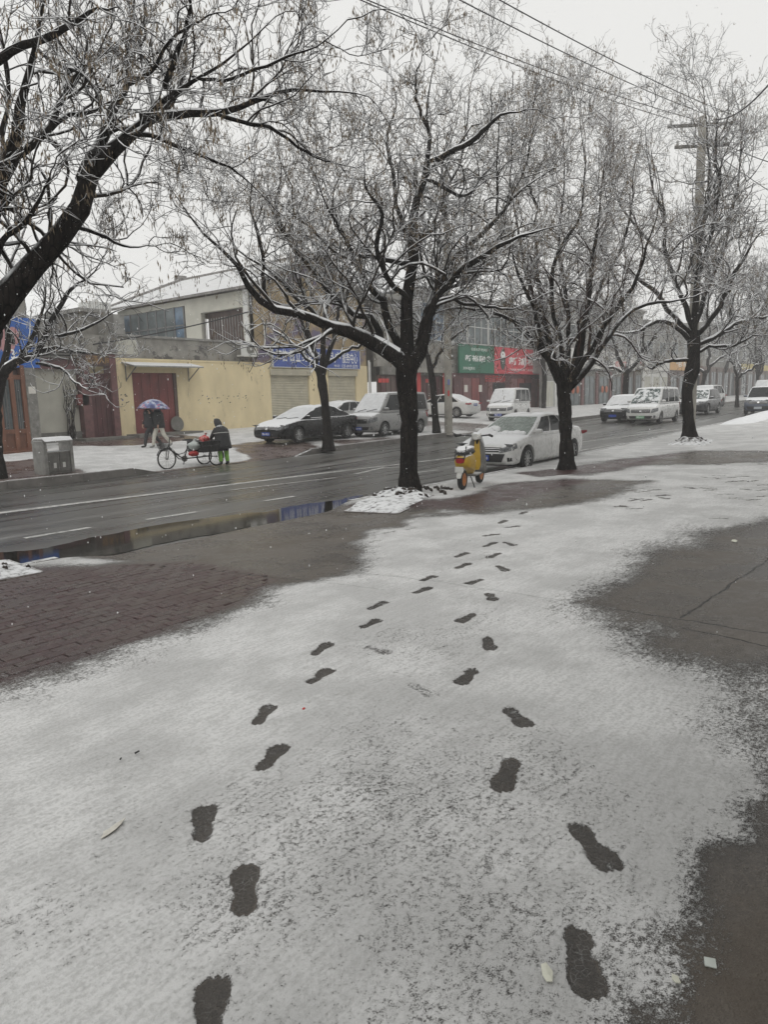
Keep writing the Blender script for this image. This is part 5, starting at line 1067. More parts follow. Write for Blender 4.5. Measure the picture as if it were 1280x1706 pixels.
    decal('badge', 'chrome', [(-.06, (gz[0] + gz[1]) / 2 * H - .045), (.06, (gz[0] + gz[1]) / 2 * H - .045), (.06, (gz[0] + gz[1]) / 2 * H + .045), (-.06, (gz[0] + gz[1]) / 2 * H + .045)], 'f', 3, 2, .024)
    if style == 'suv' or style == 'van': decal('rear_window_trim', 'black trim', [(-.5 * hw, .5 * H), (.5 * hw, .5 * H), (.5 * hw, .52 * H), (-.5 * hw, .52 * H)], 'r', 4, 1, .006)
    for ax, sg in (('f', 1), ('r', -1)):
        zc = ((iz[0] + iz[1]) / 2 if ax == 'f' else .52 if style != 'van' else .40) * H; o_ = (.22, .07); hit = tree_.ray_cast(Vector((sg * Ld, 0, zc)), Vector((-sg, 0, 0)))
        xp = (hit[0].x if hit[0] else sg * Ld / 2) + sg * .03; pl = MB().box(xp - .008, xp + .008, -o_[0], o_[0], zc - o_[1], zc + o_[1]).build('number_plate', plate, e)
        if ptext and not fast: text(ptext, -.19, .19, -.045, .045, 0, 'white letter' if plate != 'plate pale' else 'black letter', pl, 'plate_lettering', M=Matrix.Translation((xp + sg * .010, 0, zc)) @ Matrix.Rotation(R(90 * sg), 4, 'Z'), thick=.02)
    for sg in (1, -1):
        q = [(.52, .545), (.95, .52), (.965, .60), (.55, .60)] if style == 'sedan' else [(.80, .36), (.95, .36), (.955, .56), (.82, .56)]
        decal('tail_light', 'tail lamp', [(sg * y * hw * .97, z * H) for y, z in q], 'r', 6, 3, .012)
        ax = 's+' if sg > 0 else 's-'; z0, z1 = (.52, .60) if style == 'sedan' else (.38, .55); decal('tail_light', 'tail lamp', [(-Ld * .495, z0 * H), (-Ld * .445, (z0 + .02) * H), (-Ld * .44, z1 * H), (-Ld * .49, z1 * H)], ax, 3, 2, .010)
        z0, z1 = hl[1][1], hl[2][1]; decal('headlight', 'lamp glass', [(Ld * .425, (z0 + .025) * H), (Ld * .475, z0 * H), (Ld * .475, z1 * H), (Ld * .42, (z1 + .01) * H)], ax, 3, 2, .010)
    if shield == 'tinted windscreen':
        rz_ = random.Random(6)
        for k in range(9):
            q_ = -.85 + k * .2; s_ = rz_.uniform(.05, .13) * (1.7 if k in (1, 2) else 1); MB().lathe([(s_ * .6, -.02), (s_, 0), (s_ * .8, .03), (s_ * .3, .05)], 9, Matrix.Translation(front(q_, .08 + (.16 if k == 2 else 0), True, .02)) @ Matrix.Rotation(R(55), 4, 'Y') @ Matrix.Diagonal((1, 1.5, 1, 1))).build('windscreen_snow', 'branch snow', e, smooth='all')
    # wipers
    for q0, q1 in ((.1, .75), (-.6, .0)):
        MB().bar(front(q0, .05, True, .03), front(q1, .16, True, .028), .018).build('wiper', 'black trim', e)
    return e
def place(pf, pr, zf, Wd, fwd_near='left'):
    """near-side wheel contact points in the photo -> car centre and heading (x forward)"""
    a, b_ = atz(*pf, zf), atz(*pr, zf); return a, b_
def by_front(pf, head, zf, Ld, Wd, ov, side):
    """front near-side wheel at photo point pf, heading known"""
    a = atz(*pf, zf); f = np.array([math.cos(head), math.sin(head)]); l = np.array([-f[1], f[0]]); c = a[:2] - f * (Ld / 2 - ov * Ld) - l * side * (Wd / 2 - .1)
    return (c[0], c[1], float(zf(c[0], c[1])) + .0)
h = R(180)
car('parked_car', 'black sedan with snow-covered bonnet in front of the roller shutters', 'sedan', by_front((497, 739.5), R(181), z_far, 4.88, 1.84, .19, 1), R(181), 4.88, 1.84, 1.45, 'black paint', 'snowed glass', 'plate blue', '豫A·7K52')
car('parked_car', 'silver sedan half hidden between the black sedan and the silver minivan', 'sedan', by_front((550, 721.5), R(178), z_far, 4.6, 1.78, .19, 1), R(176), 4.6, 1.78, 1.45, 'pale silver paint', 'snowed glass', 'plate blue', fast=True)
car('minivan', 'silver-grey minivan with snowed windscreen behind the middle trunk', 'van', by_front((640, 728), R(180), z_far, 4.3, 1.68, .20, 1), R(180), 4.3, 1.68, 1.9, 'silver paint', 'snowed glass', 'plate blue', '豫A·3H8', 8, cat='van')
car('parked_car', 'white sedan seen from behind, nose towards the shops, near the concrete pole', 'sedan', by_front((762, 708), R(92), z_far, 4.55, 1.78, 1 - .195, 1), R(92), 4.55, 1.78, 1.47, 'white paint', 'snowed glass', 'plate blue', '豫A·95', fast=False)
car('minivan', 'white minivan with snowed windscreen below the red sign', 'van', by_front((856, 711), R(188), z_far, 4.0, 1.62, .2, 1), R(190), 4.0, 1.62, 1.88, 'white paint', 'snowed glass', 'plate blue', '豫A·61', 8, cat='van')
P6 = by_front((876, 785), R(179), z_road, 4.6, 1.8, .19, 1)
car('parked_car', 'white sedan with half-cleared windscreen parked behind the yellow scooter', 'sedan', P6, R(179), 4.6, 1.8, 1.47, 'white paint', 'tinted windscreen', 'plate blue', '豫F·N9B68', 10)
car('parked_car', 'black hatchback with snowy bonnet parked tight beside the white van', 'suv', by_front((1052, 703), R(181), z_road, 4.2, 1.8, .19, 1), R(181), 4.2, 1.8, 1.55, 'black paint', 'snowed glass', 'plate blue', '豫A', fast=True)
car('minivan', 'long white van with clear windscreen and green plate', 'van', by_front((1100, 706), R(181), z_road, 4.7, 1.72, .2, 1), R(181), 4.7, 1.72, 1.95, 'white paint', 'half snowed glass', 'plate green', '豫AD', 8, cat='van')
car('parked_car', 'dark grey car with snow on its roof seen right of the knotted trunk', 'suv', by_front((1179, 691), R(180), z_road, 4.6, 1.85, .19, 1), R(180), 4.6, 1.85, 1.68, 'dark grey paint', 'half snowed glass', 'plate blue', fast=True)
car('parked_car', 'white snow-capped car just behind the dark grey one', 'suv', by_front((1184, 679), R(176), z_far, 4.7, 1.88, .19, 1), R(176), 4.7, 1.88, 1.75, 'white paint', 'snowed glass', 'plate blue', fast=True)
car('parked_car', 'slate blue car with pale plate on the road at the right edge', 'suv', by_front((1290, 690), R(183), z_road, 4.5, 1.8, .19, 1), R(183), 4.5, 1.8, 1.75, 'slate paint', 'car glass', 'plate pale', fast=True)
car('minivan', 'hazy grey van parked furthest off behind the slate blue car', 'van', by_front((1290, 672), R(186), z_far, 4.9, 1.8, .2, 1), R(186), 4.9, 1.8, 2.1, 'pale silver paint', 'snowed glass', 'plate blue', fast=True, cat='van')
# ================================================================== street furniture, scooter, tricycle, people
mat('yellow plastic', (.52, .33, .035), .4, .12, 6, .05, 20, world=False, snow=1., snz=(.7, .95)); mat('grey plastic', (.16, .16, .155), .55, .2, 8, .1, 20, world=False, snow=.55, snz=(.1, .75)); mat('white plastic', (.6, .6, .57), .4, .1, 6, .05, 20, world=False, snow=1., snz=(.5, .8)); mat('orange rim', (.42, .14, .02), .4, .2, 6, .05, 20, world=False)
mat('black metal', (.02, .02, .021), .45, .25, 8, .05, 30, world=False, snow=.8, snz=(.75, 1.)); mat('steel', (.30, .295, .28), .4, .2, 5, .1, 20, metal=.7, world=False, snow=1., snz=(.7, .95)); mat('dull steel', (.15, .145, .135), .5, .25, 5, .1, 20, metal=.4, world=False)
mat('dark mesh', (.025, .025, .025), .8, .3, 20, .2, 40, world=False); mat('plastic bag', (.48, .52, .5), .3, .2, 7, .6, 9, world=False, bdist=.03); mat('red bag', (.45, .03, .03), .3, .2, 7, .5, 9, world=False, bdist=.03); mat('pink bag', (.55, .2, .18), .3, .3, 7, .6, 9, world=False, bdist=.03, col2=(.5, .02, .03), c2=(.5, .56), c2scale=9)
mat('pole concrete', (.30, .285, .25), .85, .2, 2, .2, 20, col2=(.14, .13, .12), c2=(.6, .7), c2scale=3); mat('wire', (.02, .02, .022), .6)
def spoke_wheel(r, par, loc, rz=0., name='wheel', tyre='tyre', tr=.022):
    M = Matrix.Rotation(R(90), 4, 'X'); w_ = MB()
    w_.lathe([(r - 2 * tr + tr * (1 + math.cos(a)), tr * math.sin(a)) for a in [i * math.pi / 3 for i in range(6)]], 30, M, closed=True)
    o = w_.build(name, tyre, par, smooth='all'); o.location = loc; o.rotation_euler = (0, 0, rz)
    MB().lathe([(r - 2.3 * tr, -.012), (r - 1.9 * tr, -.012), (r - 1.9 * tr, .012), (r - 2.3 * tr, .012)], 30, M, closed=True).build('rim', 'steel', o, smooth=True)
    sp = MB()
    for i in range(18): a = i * math.pi / 9; sp.bar((0, .02 if i % 2 else -.02, 0), ((r - 2 * tr) * math.cos(a), 0, (r - 2 * tr) * math.sin(a)), .005)
    sp.lathe([(.025, -.04), (.025, .04)], 10, M); sp.build('spokes', 'steel', o); return o
# ---- scooter
ps = atz(772, 816, z_near); ps2 = atz(800, 806, z_near); hd = math.atan2(ps2[1] - ps[1], ps2[0] - ps[0]); hd = R(13)
sc = empty('scooter', ((ps + 0)[0] + .52 * math.cos(hd), ps[1] + .52 * math.sin(hd), float(z_near(ps[0], ps[1])) + .012), hd); tag(sc, 'yellow electric scooter with snow on its seat, standing on the kerb', 'scooter')
M90 = Matrix.Rotation(R(90), 4, 'X')
for nm, x in (('rear_wheel', -.56), ('front_wheel', .58)):
    r = .20; o = MB().lathe([(r * .66, -.045), (r * .93, -.045), (r, -.02), (r, .02), (r * .93, .045), (r * .66, .045)], 24, M90, closed=True).build(nm, 'tyre', sc, smooth=True); o.location = (x, 0, r)
    q = MB().lathe([(r * .66, -.04), (r * .66, .04)], 20, M90); 
    MB().lathe([(r * .68, -.042), (r * .3, -.05), (r * .3, .05), (r * .68, .042)], 20, M90).build('rim', 'orange rim', o, smooth=True)
# tail body: a shell around the rear wheel, tapering back
def shell(st, n=10):
    """st: (x, z_low, z_high, half width) -> closed loft"""
    mb = MB(); k = 0; vs = []
    for x, a, b_, w_ in st:
        for j in range(n): th = 2 * math.pi * j / n; c, s = math.cos(th), math.sin(th); vs.append((x, w_ * abs(c) ** .7 * (1 if c >= 0 else -1), (a + b_) / 2 + (b_ - a) / 2 * abs(s) ** .7 * (1 if s >= 0 else -1)))
    fs = [(i * n + j, i * n + (j + 1) % n, (i + 1) * n + (j + 1) % n, (i + 1) * n + j) for i in range(len(st) - 1) for j in range(n)] + [tuple(range(n))[::-1], tuple((len(st) - 1) * n + j for j in range(n))]
    return mb.add(vs, fs)
shell([(-.72, .52, .62, .05), (-.68, .46, .68, .12), (-.55, .40, .72, .165), (-.35, .34, .73, .175), (-.15, .28, .72, .15), (-.05, .26, .68, .12)]).build('tail_body', 'yellow plastic', sc, smooth=True)
shell([(-.70, .70, .76, .08), (-.62, .69, .80, .145), (-.40, .69, .81, .16), (-.15, .68, .80, .14), (-.02, .68, .76, .09)]).build('seat', 'black metal', sc, smooth=True)
shell([(-.69, .77, .80, .06), (-.60, .78, .845, .135), (-.40, .79, .86, .15), (-.15, .78, .85, .125), (-.04, .76, .79, .06)]).build('seat_snow', 'branch snow', sc, smooth=True)
shell([(-.76, .54, .63, .06), (-.715, .53, .645, .09), (-.68, .53, .64, .1)]).build('tail_light', 'tail lamp', sc, smooth=True)
MB().box(-.76, -.74, -.085, .085, .36, .47).build('number_plate', 'white plastic', sc)
shell([(-.78, .24, .31, .05), (-.71, .33, .41, .06), (-.56, .40, .44, .065), (-.4, .36, .42, .06)]).build('rear_mudguard', 'white plastic', sc, smooth=True)
MB().bar((-.72, .10, .62), (-.60, .10, .86), .02).bar((-.72, -.10, .62), (-.60, -.10, .86), .02).bar((-.72, -.1, .64), (-.72, .1, .64), .02).build('grab_rail', 'black metal', sc)
MB().box(-.12, .30, -.15, .15, .22, .27).build('footboard', 'grey plastic', sc, bevel=.02)
MB().grid(lambda u, v: (.30 + .10 * v + .09 * (1 - (2 * u - 1) ** 2) * (1 - .3 * v), (-.235 + .47 * u) * (1 - .45 * v ** 2), .24 + .72 * v), 8, 8).build('leg_shield', 'grey plastic', sc, smooth='all').modifiers.new('t', 'SOLIDIFY').thickness = .03
shell([(.36, .30, .50, .10), (.42, .30, .95, .10), (.50, .38, .90, .10), (.55, .5, .75, .06)]).build('front_fairing', 'yellow plastic', sc, smooth=True)
MB().tube([(.58, .0, .22), (.50, 0, .55), (.40, 0, .98)], .028).build('fork', 'black metal', sc, smooth=True)
shell([(.42, .30, .40, .06), (.58, .38, .43, .065), (.75, .28, .38, .06)]).build('front_mudguard', 'yellow plastic', sc, smooth=True)
shell([(.30, .94, 1.06, .06), (.38, .92, 1.10, .12), (.48, .94, 1.06, .1), (.52, .97, 1.02, .06)]).build('headstock', 'white plastic', sc, smooth=True)
MB().tube([(.20, .36, 1.02), (.28, .30, 1.04), (.37, .12, 1.02), (.37, -.12, 1.02), (.28, -.30, 1.04), (.20, -.36, 1.02)], .016).build('handlebar', 'black metal', sc, smooth=True)
for s in (1, -1): MB().tube([(.27, s * .31, 1.04), (.17, s * .40, 1.02)], .026).build('grip', 'black rubber', sc, smooth=True)
MB().bar((-.22, .06, .24), (-.2, .2, .0), .02).bar((-.22, -.06, .24), (-.2, -.14, .0), .02).build('stand', 'black metal', sc)
# ---- cargo tricycle
pf = atz(279, 783, z_road); pr = atz(350, 777, z_road); th = math.atan2(pf[1] - pr[1], pf[0] - pr[0]); th = R(176)
tr = empty('cargo_tricycle', (pf[0] - .62 * math.cos(th), pf[1] - .62 * math.sin(th), 0.01 + .0), th); tag(tr, 'dark cargo tricycle loaded with plastic bags, pulled up at the driveway', 'tricycle')
spoke_wheel(.33, tr, (.62, 0, .33), 0, 'front_wheel')
for s in (1, -1): spoke_wheel(.30, tr, (-.95, s * .34, .30), 0, 'rear_wheel')
fr = MB().tube([(.52, 0, .72), (.42, 0, .56), (.15, 0, .36), (.02, 0, .30)], .02).tube([(.50, 0, .64), (.2, 0, .27 + .03), (.0, 0, .29)], .018).tube([(.0, 0, .29), (-.12, 0, .62), (-.15, 0, .82)], .018).tube([(.0, 0, .29), (-.6, 0, .30), (-.95, 0, .31)], .02).tube([(-.95, .34, .30), (-.95, -.34, .30)], .018).tube([(-.10, 0, .55), (-.5, 0, .48), (-1.2, 0, .46)], .016)
fr.tube([(.40, 0, .54), (.2, 0, .44), (-.02, 0, .48), (-.1, 0, .58)], .014); fr.build('frame', 'black metal', tr, smooth=True)
MB().tube([(.62, .06, .33), (.55, .06, .66), (.52, 0, .70)], .013).tube([(.62, -.06, .33), (.55, -.06, .66), (.52, 0, .70)], .013).tube([(.52, 0, .68), (.47, 0, .98)], .016).build('fork', 'black metal', tr, smooth=True)
MB().tube([(.18, .30, .99), (.36, .26, .99), (.47, .12, 1.02), (.47, -.12, 1.02), (.36, -.26, .99), (.18, -.30, .99)], .012).build('handlebar', 'steel', tr, smooth=True)
for s in (1, -1): MB().tube([(.28, s * .28, .99), (.15, s * .31, .985)], .02).build('grip', 'black rubber', tr)
MB().grid(lambda u, v: (.62 + .345 * math.cos(R(20 + 150 * u)), -.03 + .06 * v, .33 + .365 * math.sin(R(20 + 150 * u))), 14, 2).build('mudguard', 'black metal', tr, smooth='all')
bk = MB()
for k in range(7):
    z = .58 + k * .04; a = .10 + k * .012; bk.bar((.60, -a, z), (.60 + .08 + a, -a, z), .012).bar((.60, a, z), (.68 + a, a, z), .012).bar((.68 + a, -a, z), (.68 + a, a, z), .012).bar((.60, -a, z), (.60, a, z), .012)
for k in range(6):
    y = -.1 + k * .04; bk.bar((.78, y, .58), (.86, y * 1.6, .83), .01)
    bk.bar((.60 + k * .03, .10, .58), (.60 + k * .045, .175, .83), .01).bar((.60 + k * .03, -.10, .58), (.60 + k * .045, -.175, .83), .01)
bk.build('basket', 'black metal', tr)
shell([(-.32, .84, .88, .06), (-.26, .83, .90, .10), (-.12, .84, .90, .08), (.02, .85, .88, .03)]).build('saddle', 'black rubber', tr, smooth=True)
MB().lathe([(.10, -.012), (.10, .012)], 16, M90).build('chainring', 'dull steel', tr).location = (0, 0, .29)
MB().bar((0, .05, .29), (.10, .08, .15), .018).bar((.06, .08, .14), (.16, .16, .14), .03, .02).bar((0, -.05, .29), (-.1, -.08, .43), .018).bar((-.14, -.16, .43), (-.06, -.08, .43), .03, .02).build('pedals', 'black metal', tr)
bxm = MB().box(-1.36, -.42, -.42, .42, .46, .49).box(-1.36, -1.34, -.42, .42, .49, .80).box(-.44, -.42, -.42, .42, .49, .80).box(-1.34, -.44, .40, .42, .49, .80).box(-1.34, -.44, -.42, -.40, .49, .80)
bxm.build('cargo_box', 'dark mesh', tr)
rl = MB()
for s in (1, -1):
    for z in (.80, .66): rl.bar((-1.38, s * .43, z), (-.40, s * .43, z), .022)
    for k in range(9): x = -1.36 + k * .117; rl.bar((x, s * .432, .46), (x, s * .432, .80), .012)
for x in (-1.38, -.40): rl.bar((x, -.43, .80), (x, .43, .80), .022)
rl.build('box_rails', 'black metal', tr)
rbag = np.random.default_rng(4)
def bag(name, label, mt, c, s, knot=True):
    """a tied carrier bag, crumpled"""
    vs = []; n, m_ = 14, 9
    for i in range(m_ + 1):
        t_ = i / m_; r = math.sin(math.pi * min(1, .12 + t_ * .80)) ** .7 * (1 if t_ < .8 else .55)
        for j in range(n): a = 2 * math.pi * j / n; k = 1 + .16 * math.sin(3 * a + 5 * t_) + rbag.normal(0, .09); vs.append((c[0] + s[0] * r * k * math.cos(a), c[1] + s[1] * r * k * math.sin(a), c[2] + s[2] * t_ * 2))
    mb = MB().add(vs, [(i * n + j, i * n + (j + 1) % n, (i + 1) * n + (j + 1) % n, (i + 1) * n + j) for i in range(m_) for j in range(n)] + [tuple(range(n))[::-1], tuple(m_ * n + j for j in range(n))])
    if knot: mb.tube([(c[0] - s[0] * .2, c[1], c[2] + s[2] * 1.95), (c[0] - s[0] * .5, c[1], c[2] + s[2] * 2.4), (c[0], c[1] + .02, c[2] + s[2] * 2.3)], .02, 6)
    M = Matrix.Translation(tr.location) @ Matrix.Rotation(th, 4, 'Z'); mb.v = [tuple(M @ Vector(p)) for p in mb.v]
    return tag(mb.build(name, mt, None, smooth='all'), label, 'bag')
bag('carrier_bag', 'white plastic bag hanging behind the tricycle saddle', 'plastic bag', (-.28, .16, .55), (.19, .14, .145)); bag('carrier_bag', 'red bag slung low under the white bag on the tricycle', 'red bag', (-.26, .14, .35), (.17, .11, .095), False)
bag('carrier_bag', 'pink and red printed bag on top of the tricycle box', 'pink bag', (-.82, -.05, .74), (.17, .14, .125)); bag('carrier_bag', 'small red bag lying in the tricycle box by the saddle', 'red bag', (-.58, .2, .5), (.12, .12, .16))
# ---- litter bin
pb = atz(98, 789, z_far); hb = R(14); bn_ = empty('litter_bin', (pb[0], pb[1] + .2, float(z_far(pb[0], pb[1]))), hb); tag(bn_, 'steel twin litter bin with snow on its curved top at the kerb', 'litter bin')
for s in (1, -1): MB().prism([(-.22, 0), (.22, 0), (.22, .82), (.16, .90), (-.16, .90), (-.22, .82)], s * .43 - .05, s * .43 + .05, 0).build('side_post', 'steel', bn_, bevel=.01)
MB().box(-.38, .38, -.18, .18, .06, .60).build('bin_body', 'steel', bn_, bevel=.01)
for s in (1, -1): MB().box(s * .19 - .17, s * .19 + .17, -.195, -.181, .08, .57).build('bin_door', 'dull steel', bn_); MB().box(s * .15 - .045, s * .15 + .045, -.199, -.196, .16, .30).build('label_plate', 'white plastic', bn_)
MB().prism([(-.26, .84), (-.15, .905), (.15, .905), (.26, .84), (.26, .88), (.16, .95), (-.16, .95), (-.26, .88)], -.46, .46, 0).build('canopy', 'steel', bn_); MB().prism([(-.25, .89), (-.16, .955), (.16, .955), (.25, .89), (.17, .985), (-.17, .985)], -.455, .455, 0).build('canopy_snow', 'branch snow', bn_)
MB().box(-.45, .45, -.2, .2, 0, .055).build('foot_plate', 'dull steel', bn_)
# ---- poles and wires
p1 = atz(748, 721, z_far); D_ = proj(p1)[2]; top1 = atd(744, 250, D_)
pl = empty('concrete_pole', p1); tag(pl, 'pale concrete pole beside the leaning tree', 'pole'); Hp = 11.5
MB().lathe([(.20, -.1), (.19, 0), (.12, Hp)], 18, Matrix.Translation(p1)).build('shaft', 'pole concrete', pl, world=True, smooth=True)
for dz in (10.9, 10.3): MB().bar((p1[0] - .7, p1[1], p1[2] + dz), (p1[0] + .7, p1[1], p1[2] + dz), .07).build('crossarm', 'dull steel', pl, world=True)
B('meter_box', 'grey plinth', pl, p1[0] + .16, p1[0] + .5, p1[1] - .15, p1[1] + .15, p1[2] + 3.4, p1[2] + 3.85)
for k in range(2): B('notice', 'blue scrawl' if k else 'red letter', pl, p1[0] - .2, p1[0] - .14, p1[1] - .16 - .02 * k, p1[1] - .1, p1[2] + 1.7 + .5 * k, p1[2] + 1.95 + .5 * k)
p2 = atz(1149, 727, z_near); D_ = proj(p2)[2]; t2 = atd(1172, 196, D_)
ul = empty('utility_pole', p2); tag(ul, 'tall utility pole with crossarms rising behind the knotted tree', 'pole')
MB().tube([p2 - np.array([0, 0, .1]), t2], [.21, .15], 16).build('shaft', 'pole concrete', ul, world=True, smooth=True)
ca = t2 - np.array([0, 0, .35]); xr_ = np.array([.55, -.83, 0])
for k, (dz, l) in enumerate(((-.25, 1.3), (-1.0, 1.0))):
    q = t2 + np.array([0, 0, dz]); MB().bar(q - xr_ * l, q + xr_ * l, .10).build('crossarm', 'dull steel', ul, world=True)
    for s in (-.9, -.3, .35, .9): z = q + xr_ * l * s; MB().lathe([(.03, 0), (.06, .05), (.04, .09), (.06, .13), (.03, .2)], 10, Matrix.Translation(z + np.array([0, 0, .05]))).build('insulator', 'white tile', ul, world=True, smooth=True)
ps_ = atz(1108, 668, z_far); o = MB().lathe([(.13, 0), (.12, .3), (.09, .35), (.08, 5.5)], 10, Matrix.Translation(ps_)).build('lamp_post', 'dull steel'); tag(o, 'slim grey post standing in front of the white shop', 'post')
def wire(a, b_, sag, r, label, grp='overhead wires'):
    a, b_ = Vector(a), Vector(b_); pts = [a.lerp(b_, k / 24) - Vector((0, 0, sag * 4 * (k / 24) * (1 - k / 24))) for k in range(25)]
    return tag(MB().tube(pts, r, 6).build('overhead_wire', 'wire', None, smooth='all'), label, 'wire', grp)
for k, (ex, ey, dd, off) in enumerate(((560, -18, 14, .9), (545, -28, 13.5, .35), (690, -40, 13, -.3), (740, -52, 12.5, -.9))):
    wire(t2 + xr_ * off * (-1.3) + np.array([0, 0, .0]), atd(ex, ey, dd), .15, .012, ['lowest of the four dark wires crossing the sky to the utility pole', 'second lowest of the four dark wires crossing the sky', 'third lowest of the four dark wires crossing the sky', 'topmost of the four dark wires crossing the sky'][k])
wire(t2 + np.array([.2, -.4, -.1]), atd(1345, 55, 16), .5, .024, 'thick black cable rising to the right edge from the utility pole'); wire(t2 + xr_ * .9 - np.array([0, 0, 1.0]), atd(1360, 290, 19), .1, .014, 'dark wire sloping down to the right edge from the lower crossarm'); wire(t2 + xr_ * .2 - np.array([0, 0, 1.05]), atd(1370, 370, 22), .1, .012, 'lowest thin wire running right from the utility pole')
tp = p1 + np.array([0, 0, 10.9])
for k, y in enumerate((112, 160, 205, 250, 285)):
    wire(tp + np.array([-.6 + .3 * k, 0, -.6 * (k > 2)]), atd(-60, y, 20 + k), .5, .010, ['uppermost', 'second', 'third', 'fourth', 'lowest'][k] + ' of five thin wires running left behind the near limbs')
wire((fx(160), FY - .1, 4.6), atd(420, 518, 31), .1, .028, 'thick grey cable slanting across the glazed upper windows')
# ---- people
def person(name, label, J, E_, loc, rz, mats, cat='person', sub=2):
    """J: joint -> (x,y,z,r); E_: edges (a,b,material index); one skinned surface"""
    keys = list(J); me = bpy.data.meshes.new('body'); me.from_pydata([J[k][:3] for k in keys], [(keys.index(a), keys.index(b_)) for a, b_, _ in E_], [])
    o = bpy.data.objects.new('tmp', me); COL.objects.link(o); sk = o.modifiers.new('skin', 'SKIN'); sk.use_smooth_shade = True
    for i, k in enumerate(keys):
        r = J[k][3]; r = r if isinstance(r, tuple) else (r, r); me.skin_vertices[0].data[i].radius = r; me.skin_vertices[0].data[i].use_root = (k == 'pelvis')
    ss = o.modifiers.new('s', 'SUBSURF'); ss.levels = sub; ss.render_levels = sub
    dg = bpy.context.evaluated_depsgraph_get(); nm = bpy.data.meshes.new_from_object(o.evaluated_get(dg)); bpy.data.objects.remove(o); nm.name = 'person'
    nm.materials.clear()
    for m_ in mats: nm.materials.append(MATS[m_])
    A_ = [(np.array(J[a][:3]), np.array(J[b_][:3]), i) for a, b_, i in E_]; idx = []
    for p in nm.polygons:
        c = np.array(p.center); best = min(((np.linalg.norm(c - (a + (b_ - a) * np.clip((c - a) @ (b_ - a) / ((b_ - a) @ (b_ - a)), 0, 1))), i) for a, b_, i in A_)); idx.append(best[1])
    nm.polygons.foreach_set('material_index', idx); nm.polygons.foreach_set('use_smooth', [True] * len(idx))
    q = bpy.data.objects.new(name, nm); q.location = loc; q.rotation_euler = (0, 0, rz); link(q); return tag(q, label, cat)
cl = dict(world=False, bump=.3, bscale=25)
mat('black coat', (.022, .023, .024), .75, .3, 6, snow=.7, snz=(.75, 1.1), **cl); mat('lime trousers', (.20, .46, .05), .7, .2, 7, **cl); mat('cream trousers', (.52, .50, .44), .8, .12, 7, **cl); mat('dark trousers', (.03, .031, .035), .8, .2, 7, **cl); mat('skin', (.42, .25, .18), .6, .05, 6, 0, world=False); mat('boot', (.015, .014, .013), .6, .2, 7, world=False); mat('dark hair', (.012, .011, .011), .6, .2, 30, world=False); mat('reflective strip', (.4, .4, .38), .4, .1, 7, world=False); mat('grey shoe', (.2, .2, .19), .7, .2, 7, world=False)
def fingers(J, E_, w_, d, side, mi, s=1.):
    """palm and five short finger chains from wrist joint w_"""
    W = np.array(J[w_][:3]); d = np.array(d, float); d /= np.linalg.norm(d); up = np.array([0, 0, 1.]); u = np.cross(d, up); u /= np.linalg.norm(u) + 1e-9; v = np.cross(u, d)
    J[w_ + 'p'] = (*(W + d * .06), .03); E_.append((w_, w_ + 'p', mi))
    for i, (o_, ln) in enumerate(((-.03, .07), (-.01, .08), (.011, .076), (.03, .06))):
        a = W + d * .09 + u * o_; J[f'{w_}f{i}'] = (*a, .0095); J[f'{w_}g{i}'] = (*(a + d * ln * .6 - v * .02), .0085); J[f'{w_}h{i}'] = (*(a + d * ln * .8 - v * .05), .007)
        E_ += [(w_ + 'p', f'{w_}f{i}', mi), (f'{w_}f{i}', f'{w_}g{i}', mi), (f'{w_}g{i}', f'{w_}h{i}', mi)]
    a = W + d * .04 + u * side * .035; J[w_ + 't'] = (*a, .011); J[w_ + 'u'] = (*(a + d * .045 + u * side * .015 - v * .02), .009); E_ += [(w_ + 'p', w_ + 't', mi), (w_ + 't', w_ + 'u', mi)]
# bent figure at the tricycle box, seen from behind (x is the way they face)
J = dict(pelvis=(0, 0, .74, (.15, .13)), belly=(.05, 0, .90, (.16, .14)), chest=(.12, 0, 1.08, (.18, .15)), neck=(.20, 0, 1.22, .085), head0=(.26, 0, 1.29, (.085, .085)), head1=(.31, 0, 1.37, (.10, .10)), head2=(.33, 0, 1.44, .06))
E_ = [('pelvis', 'belly', 0), ('belly', 'chest', 0), ('chest', 'neck', 0), ('neck', 'head0', 2), ('head0', 'head1', 2), ('head1', 'head2', 2)]
for s, n in ((1, 'l'), (-1, 'r')):
    J.update({n + 'sh': (.13, s * .20, 1.13, .085), n + 'el': (.24, s * .27, .92, .065), n + 'wr': (.43, s * .20, .84, .042), n + 'hip': (.0, s * .10, .70, .105), n + 'kn': (.04, s * .11, .40, .082), n + 'an': (.0, s * .12, .12, .066), n + 'he': (-.02, s * .12, .055, .05), n + 'to': (.14, s * .13, .045, .04)})
    E_ += [('chest', n + 'sh', 0), (n + 'sh', n + 'el', 0), (n + 'el', n + 'wr', 0), ('pelvis', n + 'hip', 1), (n + 'hip', n + 'kn', 1), (n + 'kn', n + 'an', 1), (n + 'an', n + 'he', 3), (n + 'he', n + 'to', 3)]
    fingers(J, E_, n + 'wr', (.9, -s * .1, -.35), -s, 4)
pp_ = atz(374, 775, z_road); hdir = R(80)
bp = person('person', 'person in black hooded coat and lime green trousers bending over the tricycle', J, E_, (pp_[0], pp_[1], .0), hdir, ['black coat', 'lime trousers', 'black coat', 'boot', 'skin'])
def skirt(st, n=22):
    vs = [(cx + a * math.cos(2 * math.pi * j / n), b_ * math.sin(2 * math.pi * j / n), z + dz * math.cos(2 * math.pi * j / n)) for cx, a, b_, z, dz in st for j in range(n)]
    return MB().add(vs, [(i * n + j, i * n + (j + 1) % n, (i + 1) * n + (j + 1) % n, (i + 1) * n + j) for i in range(len(st) - 1) for j in range(n)])
